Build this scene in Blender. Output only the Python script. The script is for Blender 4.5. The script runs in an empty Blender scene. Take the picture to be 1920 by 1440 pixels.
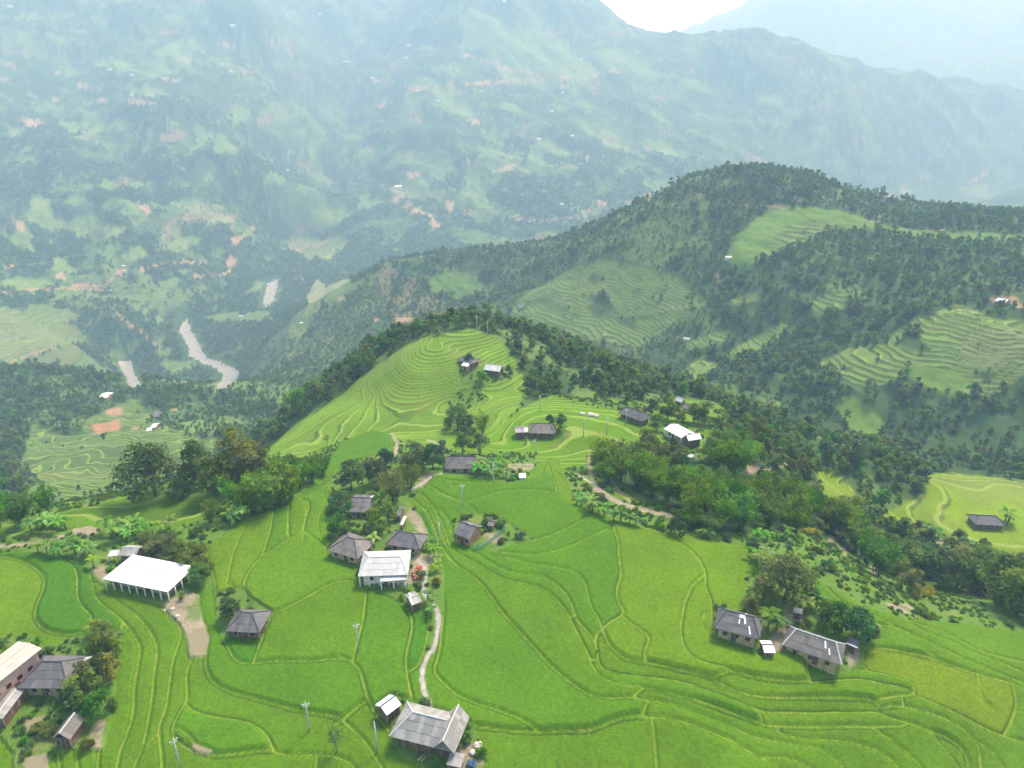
import bpy, bmesh, math, random
import numpy as np
from mathutils import Vector, Matrix

random.seed(7)
rng = np.random.default_rng(7)
SC = bpy.context.scene
COL = SC.collection

# ------------------------------------------------------------------ camera
CZ = 500.0                       # camera height; the river in the valley lies near z = 35
PITCH = math.radians(23.0)
F = 1333.0                       # focal length in pixels of a 1920 px wide picture
cam_data = bpy.data.cameras.new("camera")
cam_data.sensor_width = 36.0
cam_data.lens = 36.0 * F / 1920.0
cam_data.clip_start = 1.0
cam_data.clip_end = 60000.0
cam = bpy.data.objects.new("camera", cam_data)
COL.objects.link(cam)
cam.location = (0, 0, CZ)
cam.rotation_euler = (math.pi / 2 - PITCH, 0, 0)
SC.camera = cam

# ------------------------------------------------------------------ sky, sun, exposure
SUN_EL, SUN_AZ = math.radians(58), math.radians(38)     # azimuth measured from the view direction towards the right
world = bpy.data.worlds.new("World")
SC.world = world
world.use_nodes = True
wn = world.node_tree
for n in list(wn.nodes):
    wn.nodes.remove(n)
sky = wn.nodes.new("ShaderNodeTexSky")
sky.sky_type = 'NISHITA'
sky.sun_disc = False
sky.sun_elevation = SUN_EL
sky.sun_rotation = SUN_AZ
sky.altitude = 600
sky.air_density = 1.0
sky.dust_density = 3.5
sky.ozone_density = 1.0
bg = wn.nodes.new("ShaderNodeBackground")
bg.inputs['Strength'].default_value = 0.135
wo = wn.nodes.new("ShaderNodeOutputWorld")
wn.links.new(sky.outputs[0], bg.inputs[0])
wn.links.new(bg.outputs[0], wo.inputs[0])

sun_data = bpy.data.lights.new("sun", 'SUN')
sun_data.energy = 2.9
sun_data.angle = math.radians(16)
sun_data.color = (1.0, 0.93, 0.86)
sun = bpy.data.objects.new("sun", sun_data)
COL.objects.link(sun)
_d = Vector((math.sin(SUN_AZ) * math.cos(SUN_EL), math.cos(SUN_AZ) * math.cos(SUN_EL), math.sin(SUN_EL)))
sun.rotation_euler = _d.to_track_quat('Z', 'Y').to_euler()
sun.location = _d * 200 + Vector((0, 200, CZ))

SC.view_settings.view_transform = 'Standard'
SC.view_settings.look = 'None'
SC.view_settings.gamma = 1.0
SC.view_settings.use_curve_mapping = False
SC.view_settings.exposure = 1.2
SC.render.engine = 'CYCLES'
SC.cycles.max_bounces = 6
SC.cycles.diffuse_bounces = 2
SC.cycles.glossy_bounces = 1
SC.cycles.transmission_bounces = 2
SC.cycles.transparent_max_bounces = 4
SC.cycles.volume_bounces = 4
SC.cycles.caustics_reflective = False
SC.cycles.caustics_refractive = False
SC.cycles.use_denoising = True
try:
    SC.cycles.denoiser = 'OPENIMAGEDENOISE'
    SC.cycles.denoising_input_passes = 'RGB_ALBEDO_NORMAL'
except Exception:
    pass

HAZE_D = 0.00028
# ------------------------------------------------------------------ view rays (used to read where things stand)
CP, SP = math.cos(PITCH), math.sin(PITCH)
def ray(px, py):
    u = (px - 960.0) / F; v = (720.0 - py) / F
    return u, CP + v * SP, -SP + v * CP
def at_z(px, py, z):                # point of the sight line at height z (relative to the camera)
    dx, dy, dz = ray(px, py); t = z / dz
    return np.array([dx * t, dy * t, z])
def at_y(px, py, Y):                # point of the sight line at forward distance Y
    dx, dy, dz = ray(px, py); t = Y / dy
    return np.array([dx * t, dy * t, dz * t])
# ------------------------------------------------------------------ noise
def _hash(ix, iy, seed):
    h = (ix.astype(np.int64) * 374761393 + iy.astype(np.int64) * 668265263 + seed * 974634777) & 0x7fffffff
    h = ((h ^ (h >> 13)) * 1274126177) & 0x7fffffff
    return (h ^ (h >> 16)) & 0x7fffffff
def vnoise(x, y, seed=0):           # gradient noise, about -1..1
    ix = np.floor(x); iy = np.floor(y); fx = x - ix; fy = y - iy
    u = fx * fx * fx * (fx * (fx * 6 - 15) + 10); v = fy * fy * fy * (fy * (fy * 6 - 15) + 10)
    def g(ox, oy):
        a = _hash(ix + ox, iy + oy, seed).astype(np.float64) * (2 * math.pi / 0x7fffffff)
        return np.cos(a) * (fx - ox) + np.sin(a) * (fy - oy)
    n0 = g(0, 0) * (1 - u) + g(1, 0) * u
    n1 = g(0, 1) * (1 - u) + g(1, 1) * u
    return (n0 * (1 - v) + n1 * v) * 1.5
def fbm(x, y, scale, octv=4, seed=0, ridged=False):
    x = x / scale; y = y / scale; a = 1.0; s = np.zeros_like(x); tot = 0
    for o in range(octv):
        n = vnoise(x, y, seed + o * 17)
        if ridged: n = 1 - 2 * np.abs(n)
        s += a * n; tot += a; a *= 0.5; x = x * 2.03 + 11.3; y = y * 2.03 - 7.1
    return s / tot
def sstep(a, b, x):
    t = np.clip((x - a) / (b - a), 0, 1); return t * t * (3 - 2 * t)

# ------------------------------------------------------------------ shape of the land: sighted points
CT = []
def Z(px, py, z): CT.append(at_z(px, py, z))
def Y(px, py, y): CT.append(at_y(px, py, y))
def H(px, py, y, z):
    p = at_y(px, py, y); p[2] = z; CT.append(p)
def many(fn, rows):
    for r in rows: fn(*r)

# the plateau with the near paddies
many(Z, [(-150,1440,-112),(0,1440,-112),(300,1440,-111),(640,1440,-112),(960,1440,-112),(1280,1440,-114),(1600,1440,-117),(1920,1440,-121),(2080,1440,-123),
 (-150,1250,-111.5),(0,1250,-111),(300,1250,-111),(640,1250,-111),(960,1250,-111.5),(1280,1250,-111),(1600,1250,-113),(1800,1250,-116),(1920,1250,-119),(2080,1250,-122),
 (-150,1080,-111),(0,1080,-110),(280,1090,-110),(480,1080,-110),(700,1080,-109.5),(960,1080,-110),(1200,1080,-110),(1380,1080,-110.5),(1500,1150,-111),
 (480,980,-110),(600,960,-111),(700,950,-110),(800,960,-110),(900,960,-110.5),(1050,960,-111),(1200,1000,-111),
 (870,880,-112.5),(760,880,-113),(1000,900,-112.5),(1100,915,-113),(-100,1000,-113),(0,1000,-112),(100,965,-113),(250,945,-114),(380,940,-113.5)])
# edge of the plateau on the left, and the fall behind it
many(Y, [(440,880,195),(560,890,195),(520,920,183),(290,922,186)])
many(H, [(400,850,262,-170),(200,900,262,-170),(0,950,240,-160),(-150,960,240,-170),(300,880,330,-205),(60,900,330,-205)])
# left side valley
many(Y, [(60,900,400),(300,880,410),(380,830,470),(100,800,545),(290,790,575),(200,740,655),(500,760,620),(470,735,690),(0,760,630),(-150,800,560),
 (100,700,735),(0,690,750),(300,720,725),(-150,690,760)])
many(H, [(240,760,900,-400),(50,740,900,-385),(420,760,880,-395),(-150,740,900,-380)])
# river and the slopes beyond it
for a, b in [((243,700),-465),((260,722),-465),((232,684),-464),((430,700),-465),((420,725),-465),((400,685),-465),((370,650),-464.5),((345,618),-464),((330,695),-456),
             ((505,545),-463),((497,568),-463),((512,530),-462),((440,600),-452),((450,570),-450),((420,640),-457)]:
    Z(a[0], a[1], b)
many(Y, [(60,640,1100),(150,660,1080),(0,520,1450),(180,430,1750),(60,230,2500),(0,0,3400),(-200,0,3300),(-200,300,2200),(-200,560,1350),(300,0,3650),(300,130,3050),(300,300,2320),
 (300,560,1440),(250,620,1240),(430,500,1750),(400,430,1900),(180,540,1430),(330,480,1680),(100,330,2120),
 (540,480,2080),(545,450,2210),(555,380,2620),(575,260,3330),(640,150,4000),(760,0,4800),(600,480,2010),(590,520,1800),
 (420,250,2620),(500,350,2290),(480,150,3100),(500,40,3600),(620,20,4500),(450,440,1960)])
# central mountain
many(Y, [(700,420,2250),(640,440,2190),(820,430,2200),(760,330,2700),(680,300,2900),(900,230,3100),(850,140,3500),(760,200,3250),(960,60,3900),(850,30,3950),(1050,0,4200),(1130,50,4100),(1200,85,4000),(1260,105,3900),
 (1330,118,3800),(1380,110,3800),(1470,90,3900),(1560,130,3900),(1700,165,4000),(1850,185,4100),(1920,195,4150),(2080,215,4200),
 (1100,250,3000),(1000,350,2500),(1100,370,2450),(900,350,2550),(920,440,2150),(1200,350,2650),(1250,250,3200),(1400,250,3300),(1400,200,3600),(1600,260,3400),(1300,310,2900),(1600,310,3350),
 (1700,330,3500),(1850,330,3600),(1750,250,3700),(1900,250,3900),(1900,365,2950),(1920,390,2500),(2080,380,2600),(1150,150,3600),(1050,130,3600)])
many(H, [(1050,0,4700,600),(900,0,4800,640),(760,0,5600,700),(600,0,5400,640),(300,0,4600,640),(0,0,4300,620),(-200,0,4300,620),
 (1200,85,4900,-60),(1400,100,4900,-150),(1700,160,5000,-220),(1920,190,5100,-250),(2080,200,5100,-250)])
# far range in the upper right
many(Y, [(1400,60,8000),(1450,15,8100),(1700,100,7000),(1900,150,6000),(1550,80,7200),(1800,40,7800)])
many(H, [(1600,0,9200,1050),(1800,0,9200,1250),(1950,0,9000,1300),(2100,0,8500,1200),(1250,100,8000,40),(1150,100,8000,-60),(1000,100,8000,0),(1320,110,8000,130),(1300,100,12500,-100),(1000,100,12500,-100),(1700,100,12500,600),(600,100,12500,500),(0,100,12500,600),(2100,100,12500,800),(0,0,7000,700),(600,0,8000,500)])
# the wooded hill on the right
many(Y, [(1400,326,900),(1300,348,900),(1200,388,930),(1100,443,950),(1060,468,960),(1000,489,980),(900,500,1000),(800,503,1050),(740,516,1070),(690,524,1090),(640,552,1120),
 (1500,338,880),(1580,373,850),(1700,404,830),(1800,406,800),(1920,414,780),(2080,430,770),
 (620,560,1150),(520,640,1180),(560,600,1180),(470,680,1160),(720,560,1030),
 (1400,400,800),(1400,500,680),(1300,550,690),(1500,560,610),(1700,560,560),(1900,560,530),(2080,560,510),(1900,480,640),(1650,460,700),(1600,680,470),(1850,680,440),(2080,700,430),(1480,640,560),(1400,700,510),
 (1200,560,730),(1100,500,820),(1000,540,850),(960,590,800),(1100,620,720),(1250,660,620),(860,560,950),(800,590,900),(700,600,950),
 (1500,790,420),(1650,800,410),(1800,850,380),(1920,860,370),(2080,870,370),(1300,705,560),(1200,470,800),(1280,440,800)])
many(H, [(1400,330,1200,-190),(1400,330,1600,-340),(1700,400,1150,-230),(1700,400,1600,-380),(1920,400,1100,-230),(1920,400,1600,-380),(1100,440,1250,-290),(1100,440,1600,-400),(900,480,1300,-340),(900,480,1700,-430),
 (750,490,1350,-370),(750,470,1700,-440),(1400,330,2100,-430),(1700,400,2300,-450),(2080,420,1500,-380),(620,520,1500,-440)])
# edge of the plateau on the right and the fields under it
many(Y, [(1750,900,285),(1850,960,258),(1900,1040,225),(1660,970,245),(1560,900,270),(1900,900,290),(2080,960,270),(1900,1110,185),(1700,1100,182),(1640,1060,185),(1560,1000,193),(1450,950,195),(1300,900,200),
 (1250,950,178),(1400,1000,166),(1150,870,207),(1200,930,187),(1600,1080,150),(1700,1130,146),(1800,1120,160),(1900,1170,139),(2080,1150,150),(1550,1110,139)])
many(H, [(1800,880,325,-196),(1920,880,325,-194),(2080,900,320,-190)])
many(Y, [(1000,800,240),(1150,780,252),(1280,760,275),(1350,790,255),(1050,745,280),(1240,830,228),(1350,850,220),(1420,880,215),(930,770,262),(1500,870,235),(1450,820,265),(1600,850,290),(1720,890,290),
 (1000,700,310),(1100,700,320),(1250,740,300),(1050,650,370),(1150,690,350),(1350,760,300),(1400,790,290),(960,620,360)])
many(H, [(1200,700,450,-190),(1350,740,420,-195),(1050,640,520,-215),(1500,800,350,-180)])
# the terraced knoll
many(Y, [(885,618,336),(850,622,333),(940,645,328),(970,690,312),(980,730,292),(890,695,300),(920,760,272),(870,800,252),(850,745,286),(800,690,297),(820,650,314),(760,720,289),(780,780,266),(800,810,249),
 (700,740,291),(650,760,286),(700,682,330),(620,760,299),(560,795,279),(510,835,252),(600,830,248),(700,800,257),(850,650,318),(560,862,228),(640,850,226),(700,850,218),(620,900,197),(850,830,230),(950,840,225),(1060,850,218),
 (650,690,370),(600,740,345),(800,622,372),(880,602,375)])
many(H, [(600,720,500,-260),(450,760,450,-245),(880,590,520,-200),(700,600,650,-285)])
# ground behind and beside the camera
for az in (70, 100, 140, 180, -180, -140, -100, -70):
    for r, z in ((60,-113),(150,-120),(400,-190),(1500,-300),(5000,150),(12500,600)):
        a = math.radians(az); CT.append(np.array([r * math.sin(a), r * math.cos(a), z]))
for az in (-40, 0, 40):
    a = math.radians(az); CT.append(np.array([40 * math.sin(a), 40 * math.cos(a), -113.0]))
CT = np.array(CT)
c_az = np.arctan2(CT[:, 0], CT[:, 1]); c_lr = np.log(np.maximum(np.hypot(CT[:, 0], CT[:, 1]), 40.0))

def tps_kernel(d2): return 0.5 * d2 * np.log(d2 + 1e-12)
n = len(CT)
A = np.zeros((n + 3, n + 3))
A[:n, :n] = tps_kernel((c_az[:, None] - c_az[None]) ** 2 + (c_lr[:, None] - c_lr[None]) ** 2)
A[:n, :n] += np.eye(n) * 2e-5
A[:n, n] = A[n, :n] = 1; A[:n, n + 1] = A[n + 1, :n] = c_az; A[:n, n + 2] = A[n + 2, :n] = c_lr
# heights are interpolated as slope seen from the camera height, which keeps near and far in proportion
c_r = np.exp(c_lr)
sol = np.linalg.solve(A, np.concatenate([CT[:, 2] / c_r, [0, 0, 0]]))
def base_height(az, r):
    lr = np.log(np.maximum(r, 40.0)); out = np.empty(az.shape); az_f = az.ravel(); lr_f = lr.ravel(); of = out.ravel()
    for i in range(0, az_f.size, 20000):
        a = az_f[i:i + 20000, None]; l = lr_f[i:i + 20000, None]
        of[i:i + 20000] = tps_kernel((a - c_az) ** 2 + (l - c_lr) ** 2) @ sol[:n] + sol[n] + sol[n + 1] * a[:, 0] + sol[n + 2] * l[:, 0]
    return out.reshape(az.shape) * np.exp(lr)

# ------------------------------------------------------------------ the sheet of ground: rings around the camera's foot, finer where the photograph looks
cols = np.radians(np.concatenate([np.linspace(-180, -56, 24), np.arange(-50, 50.01, 0.12), np.linspace(56, 180, 24)]))
rr = [2, 12, 25, 40, 55, 68]
r = 78.0
while r < 12400:
    rr.append(r)
    r += 0.45 if r < 175 else (r * 0.0026 if r < 1100 else (r * 0.006 if r < 5500 else r * 0.015))
rows = np.array(rr)
NR, NC = len(rows), len(cols)
print("grid", NR, NC, NR * NC)
AZ, RR = np.meshgrid(cols, rows)
# base heights on a coarser lattice in the same (azimuth, log r) frame, cubic in between
zb = np.empty((NR, NC))
lat_r = np.unique(np.concatenate([np.arange(0, NR, 4), [NR - 1]])); dense = np.where((cols >= math.radians(-50.01)) & (cols <= math.radians(50.01)))[0]
lat_c = np.unique(np.concatenate([np.arange(0, dense[0]), dense[::4], [dense[-1]], np.arange(dense[-1] + 1, NC)]))
zl = base_height(AZ[np.ix_(lat_r, lat_c)], RR[np.ix_(lat_r, lat_c)]) / RR[np.ix_(lat_r, lat_c)]
def cubic_rows(v, xs, xq):          # Catmull-Rom on a non-uniform axis 0
    d = np.gradient(v, xs, axis=0)
    i = np.clip(np.searchsorted(xs, xq, side='right') - 1, 0, len(xs) - 2)
    h = (xs[i + 1] - xs[i])[:, None]; t = ((xq - xs[i])[:, None]) / h
    return ((2*t**3-3*t**2+1) * v[i] + (t**3-2*t**2+t) * h * d[i] + (-2*t**3+3*t**2) * v[i+1] + (t**3-t**2) * h * d[i+1])
t1 = cubic_rows(zl, np.log(rows[lat_r]), np.log(rows))
zb = cubic_rows(t1.T.copy(), cols[lat_c], cols).T * RR
XX = RR * np.sin(AZ); YY = RR * np.cos(AZ)

# relief of the far slopes: gullies and spurs that run downhill, none on the near plateau
far = sstep(1000, 2000, RR); mid = sstep(300, 520, RR) * (1 - 0.5 * far)
ux, uy = 0.55, -0.835
along = XX * ux + YY * uy; across = -XX * uy + YY * ux
valley = sstep(-452, -380, zb)
zr = far * valley * (70 * fbm(across, along / 3.2, 420, 5, 3, True) + 34 * fbm(XX, YY, 240, 4, 5))
zr += far * valley * 10 * fbm(XX, YY, 60, 3, 55)
zr += sstep(5000, 7000, RR) * 120 * fbm(XX, YY, 1500, 5, 9, True)
zr += mid * (1 - far) * valley * (7 * fbm(across, along / 2, 90, 4, 13, True) + 3 * fbm(XX, YY, 35, 3, 15))
zb0 = zb + zr
# ------------------------------------------------------------------ land cover, read off the photograph once and kept on the ground
PW, PH, PO = 2480, 1800, (280, 180)          # raster with a margin around the 1920 x 1440 frame
ROUGH, RICE, TERR, FOREST, GRASS, SOIL, RIVER, FIELD, TILLED, POND, DRYTERR = 0, 1, 2, 3, 4, 5, 6, 7, 8, 9, 10
cls_img = np.zeros((PH, PW), np.uint8)
tid_img = np.zeros((PH, PW), np.uint8)
def poly_mask(pts):
    p = np.array(pts, float) + np.array(PO)
    x0, y0 = np.floor(p.min(0)).astype(int); x1, y1 = np.ceil(p.max(0)).astype(int) + 1
    x0, y0, x1, y1 = max(x0, 0), max(y0, 0), min(x1, PW), min(y1, PH)
    if x1 <= x0 or y1 <= y0: return (slice(0, 0), slice(0, 0)), np.zeros((0, 0), bool)
    gx, gy = np.meshgrid(np.arange(x0, x1) + .5, np.arange(y0, y1) + .5)
    ins = np.zeros(gx.shape, bool)
    for (ax, ay), (bx, by) in zip(p, np.roll(p, -1, 0)):
        if ay == by: continue
        c = (ay > gy) != (by > gy)
        ins ^= c & (gx < (bx - ax) * (gy - ay) / (by - ay) + ax)
    return (slice(y0, y1), slice(x0, x1)), ins
def paint(c, pts, tid=0):
    s, m = poly_mask(pts); cls_img[s][m] = c; tid_img[s][m] = tid
def blob(c, cx, cy, rx, ry, rot=0.0, tid=0):
    k = random.random() * 6; pts = []
    for i in range(14):
        a = i * math.pi / 7; q = 1 + .28 * math.sin(3 * a + k) + .16 * math.sin(5 * a + 2 * k)
        x, y = rx * q * math.cos(a), ry * q * math.sin(a)
        pts.append((cx + x * math.cos(rot) - y * math.sin(rot), cy + x * math.sin(rot) + y * math.cos(rot)))
    paint(c, pts, tid)

# terraces: step height (m), colour of the crop
TERR_STYLE = {0: (1.0, (.10, .22, .01)), 1: (.78, (.110, .210, .014)), 2: (.8, (.09, .195, .006)), 3: (2.1, (.10, .17, .035)), 4: (2.4, (.085, .15, .035)),
              5: (1.3, (.135, .22, .008)), 6: (2.2, (.075, .135, .03)), 7: (4.5, (.11, .17, .04)), 8: (1.2, (.085, .18, .008)), 9: (1.9, (.13, .17, .06))}
# --- far side: lighter fields, bare red earth, lanes
for a in [(180,428,48,20,.15),(320,105,40,18,-.3),(350,92,20,22,.2),(300,130,30,14,0),(380,252,22,14,.5),(420,275,26,16,.5),(210,238,52,10,-.1),(140,238,28,11,.1),(360,388,36,10,.3),(400,410,40,9,.25),
          (345,455,34,7,-.25),(255,475,20,10,0),(120,75,34,8,.2),(190,38,20,8,.3),(60,33,30,6,.1),(215,118,30,9,.2),(265,170,50,9,.2),(560,455,30,10,0),(620,405,40,14,0),(595,462,50,20,0),
          (800,160,35,12,.1),(850,200,38,12,.35),(830,165,36,10,0),(700,290,40,14,-.3),(760,300,32,12,.1),(1005,310,27,22,.2),(930,290,42,12,.2),(890,360,20,40,-.4),(1030,278,40,13,.3),(1230,348,26,13,.1),
          (1100,235,60,10,.5),(1160,275,50,8,.4),(1240,280,34,7,.4),(960,205,30,8,.4),(780,355,46,16,.1),(690,380,20,14,0),(960,90,90,50,.5),(1060,120,60,30,.5),(1180,120,60,18,.4),(1010,150,40,14,.4),
          (900,60,45,34,.5),(1090,345,16,5,0),(1450,190,30,10,0),(1480,215,20,16,.6),(1530,250,12,22,-.4),(1620,285,36,14,.1),(1640,330,22,10,.2),(1830,358,30,12,.1),(1700,362,12,8,0),
          (80,405,36,24,.8),(40,450,30,18,.4),(150,380,30,10,.2),(450,215,16,20,.3),(590,275,12,18,.6),(1300,160,30,10,.3),(30,250,18,10,0),(640,545,40,14,-.5),(600,560,22,40,.7),
          (470,595,50,8,-.15),(415,595,35,8,-.1),(860,525,50,14,.1),(120,500,26,12,.4),(300,545,20,8,.5),(270,520,16,10,.6),(50,535,50,12,0),(300,600,9,5,.4),(298,645,8,8,0),(310,662,16,7,0),(335,687,34,13,0)]:
    blob(FIELD, *a)
for k, a in enumerate([(60,600,60,22,.2),(60,640,70,26,-.1),(165,430,50,18,.15),(600,470,45,16,0),(250,480,20,7,0),(350,460,28,6,-.25),(790,365,34,10,.1),(840,175,30,9,0),(480,540,20,8,-.6),(570,600,14,34,.7)]):
    blob(TERR, *a, tid=7)
paint(TERR, [(-60,580),(0,585),(60,602),(105,625),(125,640),(95,655),(40,668),(0,684),(-60,700)], 9)
for a in [(60,230,25,7,.1),(20,122,9,5,.5),(110,136,10,3,.1),(160,163,16,5,.2),(190,190,15,4,-.1),(262,192,24,6,.1),(320,150,16,3,0),(107,187,9,2,0),(425,84,18,3,0),(420,120,13,2,0),(432,135,8,2,0),(515,84,11,4,0),
          (545,100,12,3,.4),(270,392,15,5,.7),(35,420,18,7,.8),(445,450,17,7,-.4),(475,430,8,5,.4),(918,155,32,4,0),(843,160,9,4,0),(780,225,12,4,.2),(893,230,14,5,.1),(776,168,14,3,0),(715,198,8,4,-.6),(688,283,9,3,0),
          (770,328,17,5,.1),(878,305,4,9,0),(745,352,18,3,0),(750,370,14,4,0),(843,388,7,13,-.1),(790,400,25,4,.25),(815,418,16,6,.8),(880,395,10,3,0),(950,315,22,4,-.2),(1010,255,17,2,0),(1213,370,10,6,.2),(1098,397,9,3,.1),
          (1125,380,12,4,.2),(1140,135,22,3,0),(1100,298,5,3,0),(987,238,6,3,0),(1615,262,14,5,0),(1735,331,11,4,.1),(1672,370,18,5,.4),(1300,131,18,2,0),(1520,130,6,3,0),(1510,223,8,1.5,0),(1645,295,13,2,0),(1692,356,9,3,.6),
          (1835,335,26,3,-.3),(1850,322,12,3,-.4),(1840,385,8,3,-.5),(115,518,10,6,.4),(160,535,26,4,0),(25,500,22,3,-.2),(433,490,9,10,.4),(425,512,12,3,-.5),(225,510,9,5,.6),(810,597,18,11,.2),(755,600,17,6,-.2),(705,600,5,4,0),
          (860,520,6,9,-.2),(880,538,10,3,.7),(1050,633,7,4,0),(1345,520,4,10,-.1),(1350,527,12,3,.2),(1400,383,4,2,0),(640,560,10,4,.3),(880,105,20,3,.1),(960,130,26,3,.2),(1060,160,14,3,.2),(120,330,8,3,0),(590,585,8,3,0),(1640,415,8,2,0)]:
    blob(SOIL, *a)
def lane(c, pts, w):
    for (ax, ay), (bx, by) in zip(pts[:-1], pts[1:]):
        l = math.hypot(bx - ax, by - ay) or 1; nx, ny = -(by - ay) / l * w / 2, (bx - ax) / l * w / 2
        paint(c, [(ax + nx, ay + ny), (bx + nx, by + ny), (bx - nx, by - ny), (ax - nx, ay - ny)])
for p in [[(-60,552),(0,549),(60,543),(130,541),(190,544),(205,530),(222,508),(260,506),(310,494),(390,490)],[(205,572),(230,598),(250,612),(285,640),(298,655)],[(0,684),(50,668),(108,650)],
          [(850,403),(900,400),(960,408),(1020,416),(1060,410),(1100,403)],[(360,518),(420,516),(440,500)],[(1560,395),(1600,408),(1640,420),(1700,432),(1800,436),(1920,445)],[(545,470),(590,460),(640,445)],
          [(1500,392),(1430,386),(1330,386)],[(880,105),(980,135),(1080,150),(1140,136)],[(700,150),(780,165),(860,160),(960,150),(1040,152)],[(1160,382),(1215,374)]]:
    lane(SOIL, p, 3.0)
# --- river
for p in [[(494,572),(499,540),(504,530),(519,527),(517,545),(513,560),(505,572),(492,578)],
          [(336,620),(341,609),(352,603),(354,614),(358,625),(368,640),(376,655),(381,668),(396,675),(416,682),(434,690),(447,700),(442,712),(430,722),(414,730),(408,726),(416,712),(418,700),(408,690),(390,682),(372,676),(356,668),(352,650),(345,636)],
          [(222,680),(245,680),(250,700),(258,712),(264,724),(258,734),(242,722),(238,708),(230,695)]]:
    paint(RIVER, p)
# --- left valley
paint(TERR, [(50,830),(60,795),(120,815),(180,812),(240,808),(290,800),(350,815),(378,850),(340,890),(260,905),(180,925),(130,940),(70,900),(40,870)], 6)
paint(TERR, [(170,785),(228,754),(255,750),(285,775),(275,800),(230,812),(165,812),(150,800)], 6)
paint(FIELD, [(228,760),(250,750),(262,770),(240,780),(225,772)])
paint(TILLED, [(170,796),(224,786),(224,806),(178,814)]); paint(SOIL, [(195,770),(230,764),(228,776),(205,778)]); paint(SOIL, [(176,742),(210,734),(214,742),(190,752)]); paint(SOIL, [(300,738),(326,734),(330,742),(305,748)])
paint(TERR, [(400,775),(425,755),(450,765),(470,795),(440,800),(415,790)], 6); paint(TERR, [(380,850),(395,820),(410,830),(395,860)], 6)
blob(SOIL, 255, 802, 12, 3, -.4); blob(SOIL, 330, 765, 12, 5, -.3)
# --- hill on the right
F2 = [(690,470),(800,464),(900,478),(1010,474),(1070,425),(1200,365),(1300,330),(1400,305),(1520,320),(1580,360),(1720,390),(1920,396),(2150,400),(2150,900),(1940,890),(1800,872),(1700,850),(1600,825),(1480,790),(1390,745),(1370,700),(1330,690),(1290,660),(1240,640),(1180,640),(1100,660),(980,600),(900,590),(780,600),(690,560)]
s, m = poly_mask(F2); cls_img[s][m & (cls_img[s] == 0)] = FOREST
for p in [[(1360,485),(1385,440),(1435,395),(1500,388),(1570,392),(1640,418),(1700,430),(1560,430),(1500,455),(1430,485),(1380,500)],[(800,525),(840,510),(890,520),(900,545),(860,560),(810,548)],[(1640,420),(1720,432),(1920,440),(1920,452),(1720,446)]]:
    paint(GRASS, p)
paint(TERR, [(955,588),(985,550),(1060,508),(1125,483),(1190,496),(1240,510),(1280,515),(1300,560),(1260,610),(1200,650),(1130,640),(1070,625),(1000,612)], 4)
paint(TERR, [(1530,682),(1600,650),(1665,640),(1690,612),(1740,590),(1800,568),(1870,600),(1940,604),(2100,620),(2100,700),(1930,692),(1900,720),(1850,742),(1790,725),(1710,700),(1650,722),(1600,716)], 3)
paint(TERR, [(1810,625),(1860,612),(1940,618),(1940,660),(1880,690),(1800,680)], 9)
paint(TERR, [(1285,648),(1310,628),(1355,618),(1372,628),(1345,645),(1300,656)], 3); paint(TERR, [(1362,660),(1420,626),(1470,602),(1482,622),(1440,648),(1380,674)], 3); paint(TERR, [(1265,700),(1320,668),(1350,690),(1310,712)], 3)
paint(TERR, [(1365,560),(1425,543),(1430,560),(1380,570)], 3); paint(TERR, [(1510,560),(1580,545),(1590,575),(1530,590)], 4); paint(TERR, [(1435,460),(1480,420),(1540,410),(1560,430),(1500,460)], 4)
paint(GRASS, [(1560,750),(1600,740),(1660,790),(1640,830),(1590,800)]); paint(GRASS, [(1700,680),(1800,700),(1840,740),(1780,745),(1720,720)])
paint(SOIL, [(1850,556),(1900,552),(1920,575),(1905,580),(1890,562),(1862,568)])
for a in [(1640,640,16,9,0),(1710,640,30,18,.3),(1590,690,10,6,0),(1670,615,12,8,0),(1850,700,20,8,0),(1130,560,20,10,.3),(1180,600,18,10,.3),(1230,560,14,8,0),(1080,590,8,5,0),(1120,520,14,8,0),(1700,695,14,7,0)]: blob(FOREST, *a)
# --- woods on the flanks of the knoll and below the plateau
for p in [[(580,770),(610,705),(690,650),(780,610),(860,592),(915,600),(850,618),(790,636),(690,700),(620,758)],
          [(880,590),(960,605),(1050,630),(1150,680),(1250,715),(1350,755),(1450,790),(1560,830),(1700,870),(1760,885),(1730,930),(1650,965),(1540,935),(1480,885),(1400,885),(1385,850),(1330,800),(1280,760),(1240,750),(1150,752),(1030,738),(975,775),(988,725),(962,668)],
          [(-100,690),(100,700),(200,722),(450,735),(540,750),(520,790),(420,785),(330,765),(300,772),(250,745),(150,765),(60,795),(30,850),(60,960),(-100,960)],
          [(1500,860),(1640,965),(1720,1000),(1790,1010),(1880,1060),(1930,1080),(2150,1130),(2150,1180),(1930,1160),(1840,1120),(1770,1090),(1680,1090),(1600,1040),(1540,1010),(1480,1010),(1290,995),(1110,865),(1120,830),(1230,830),(1330,870),(1450,870)]]:
    paint(FOREST, p)
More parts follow.
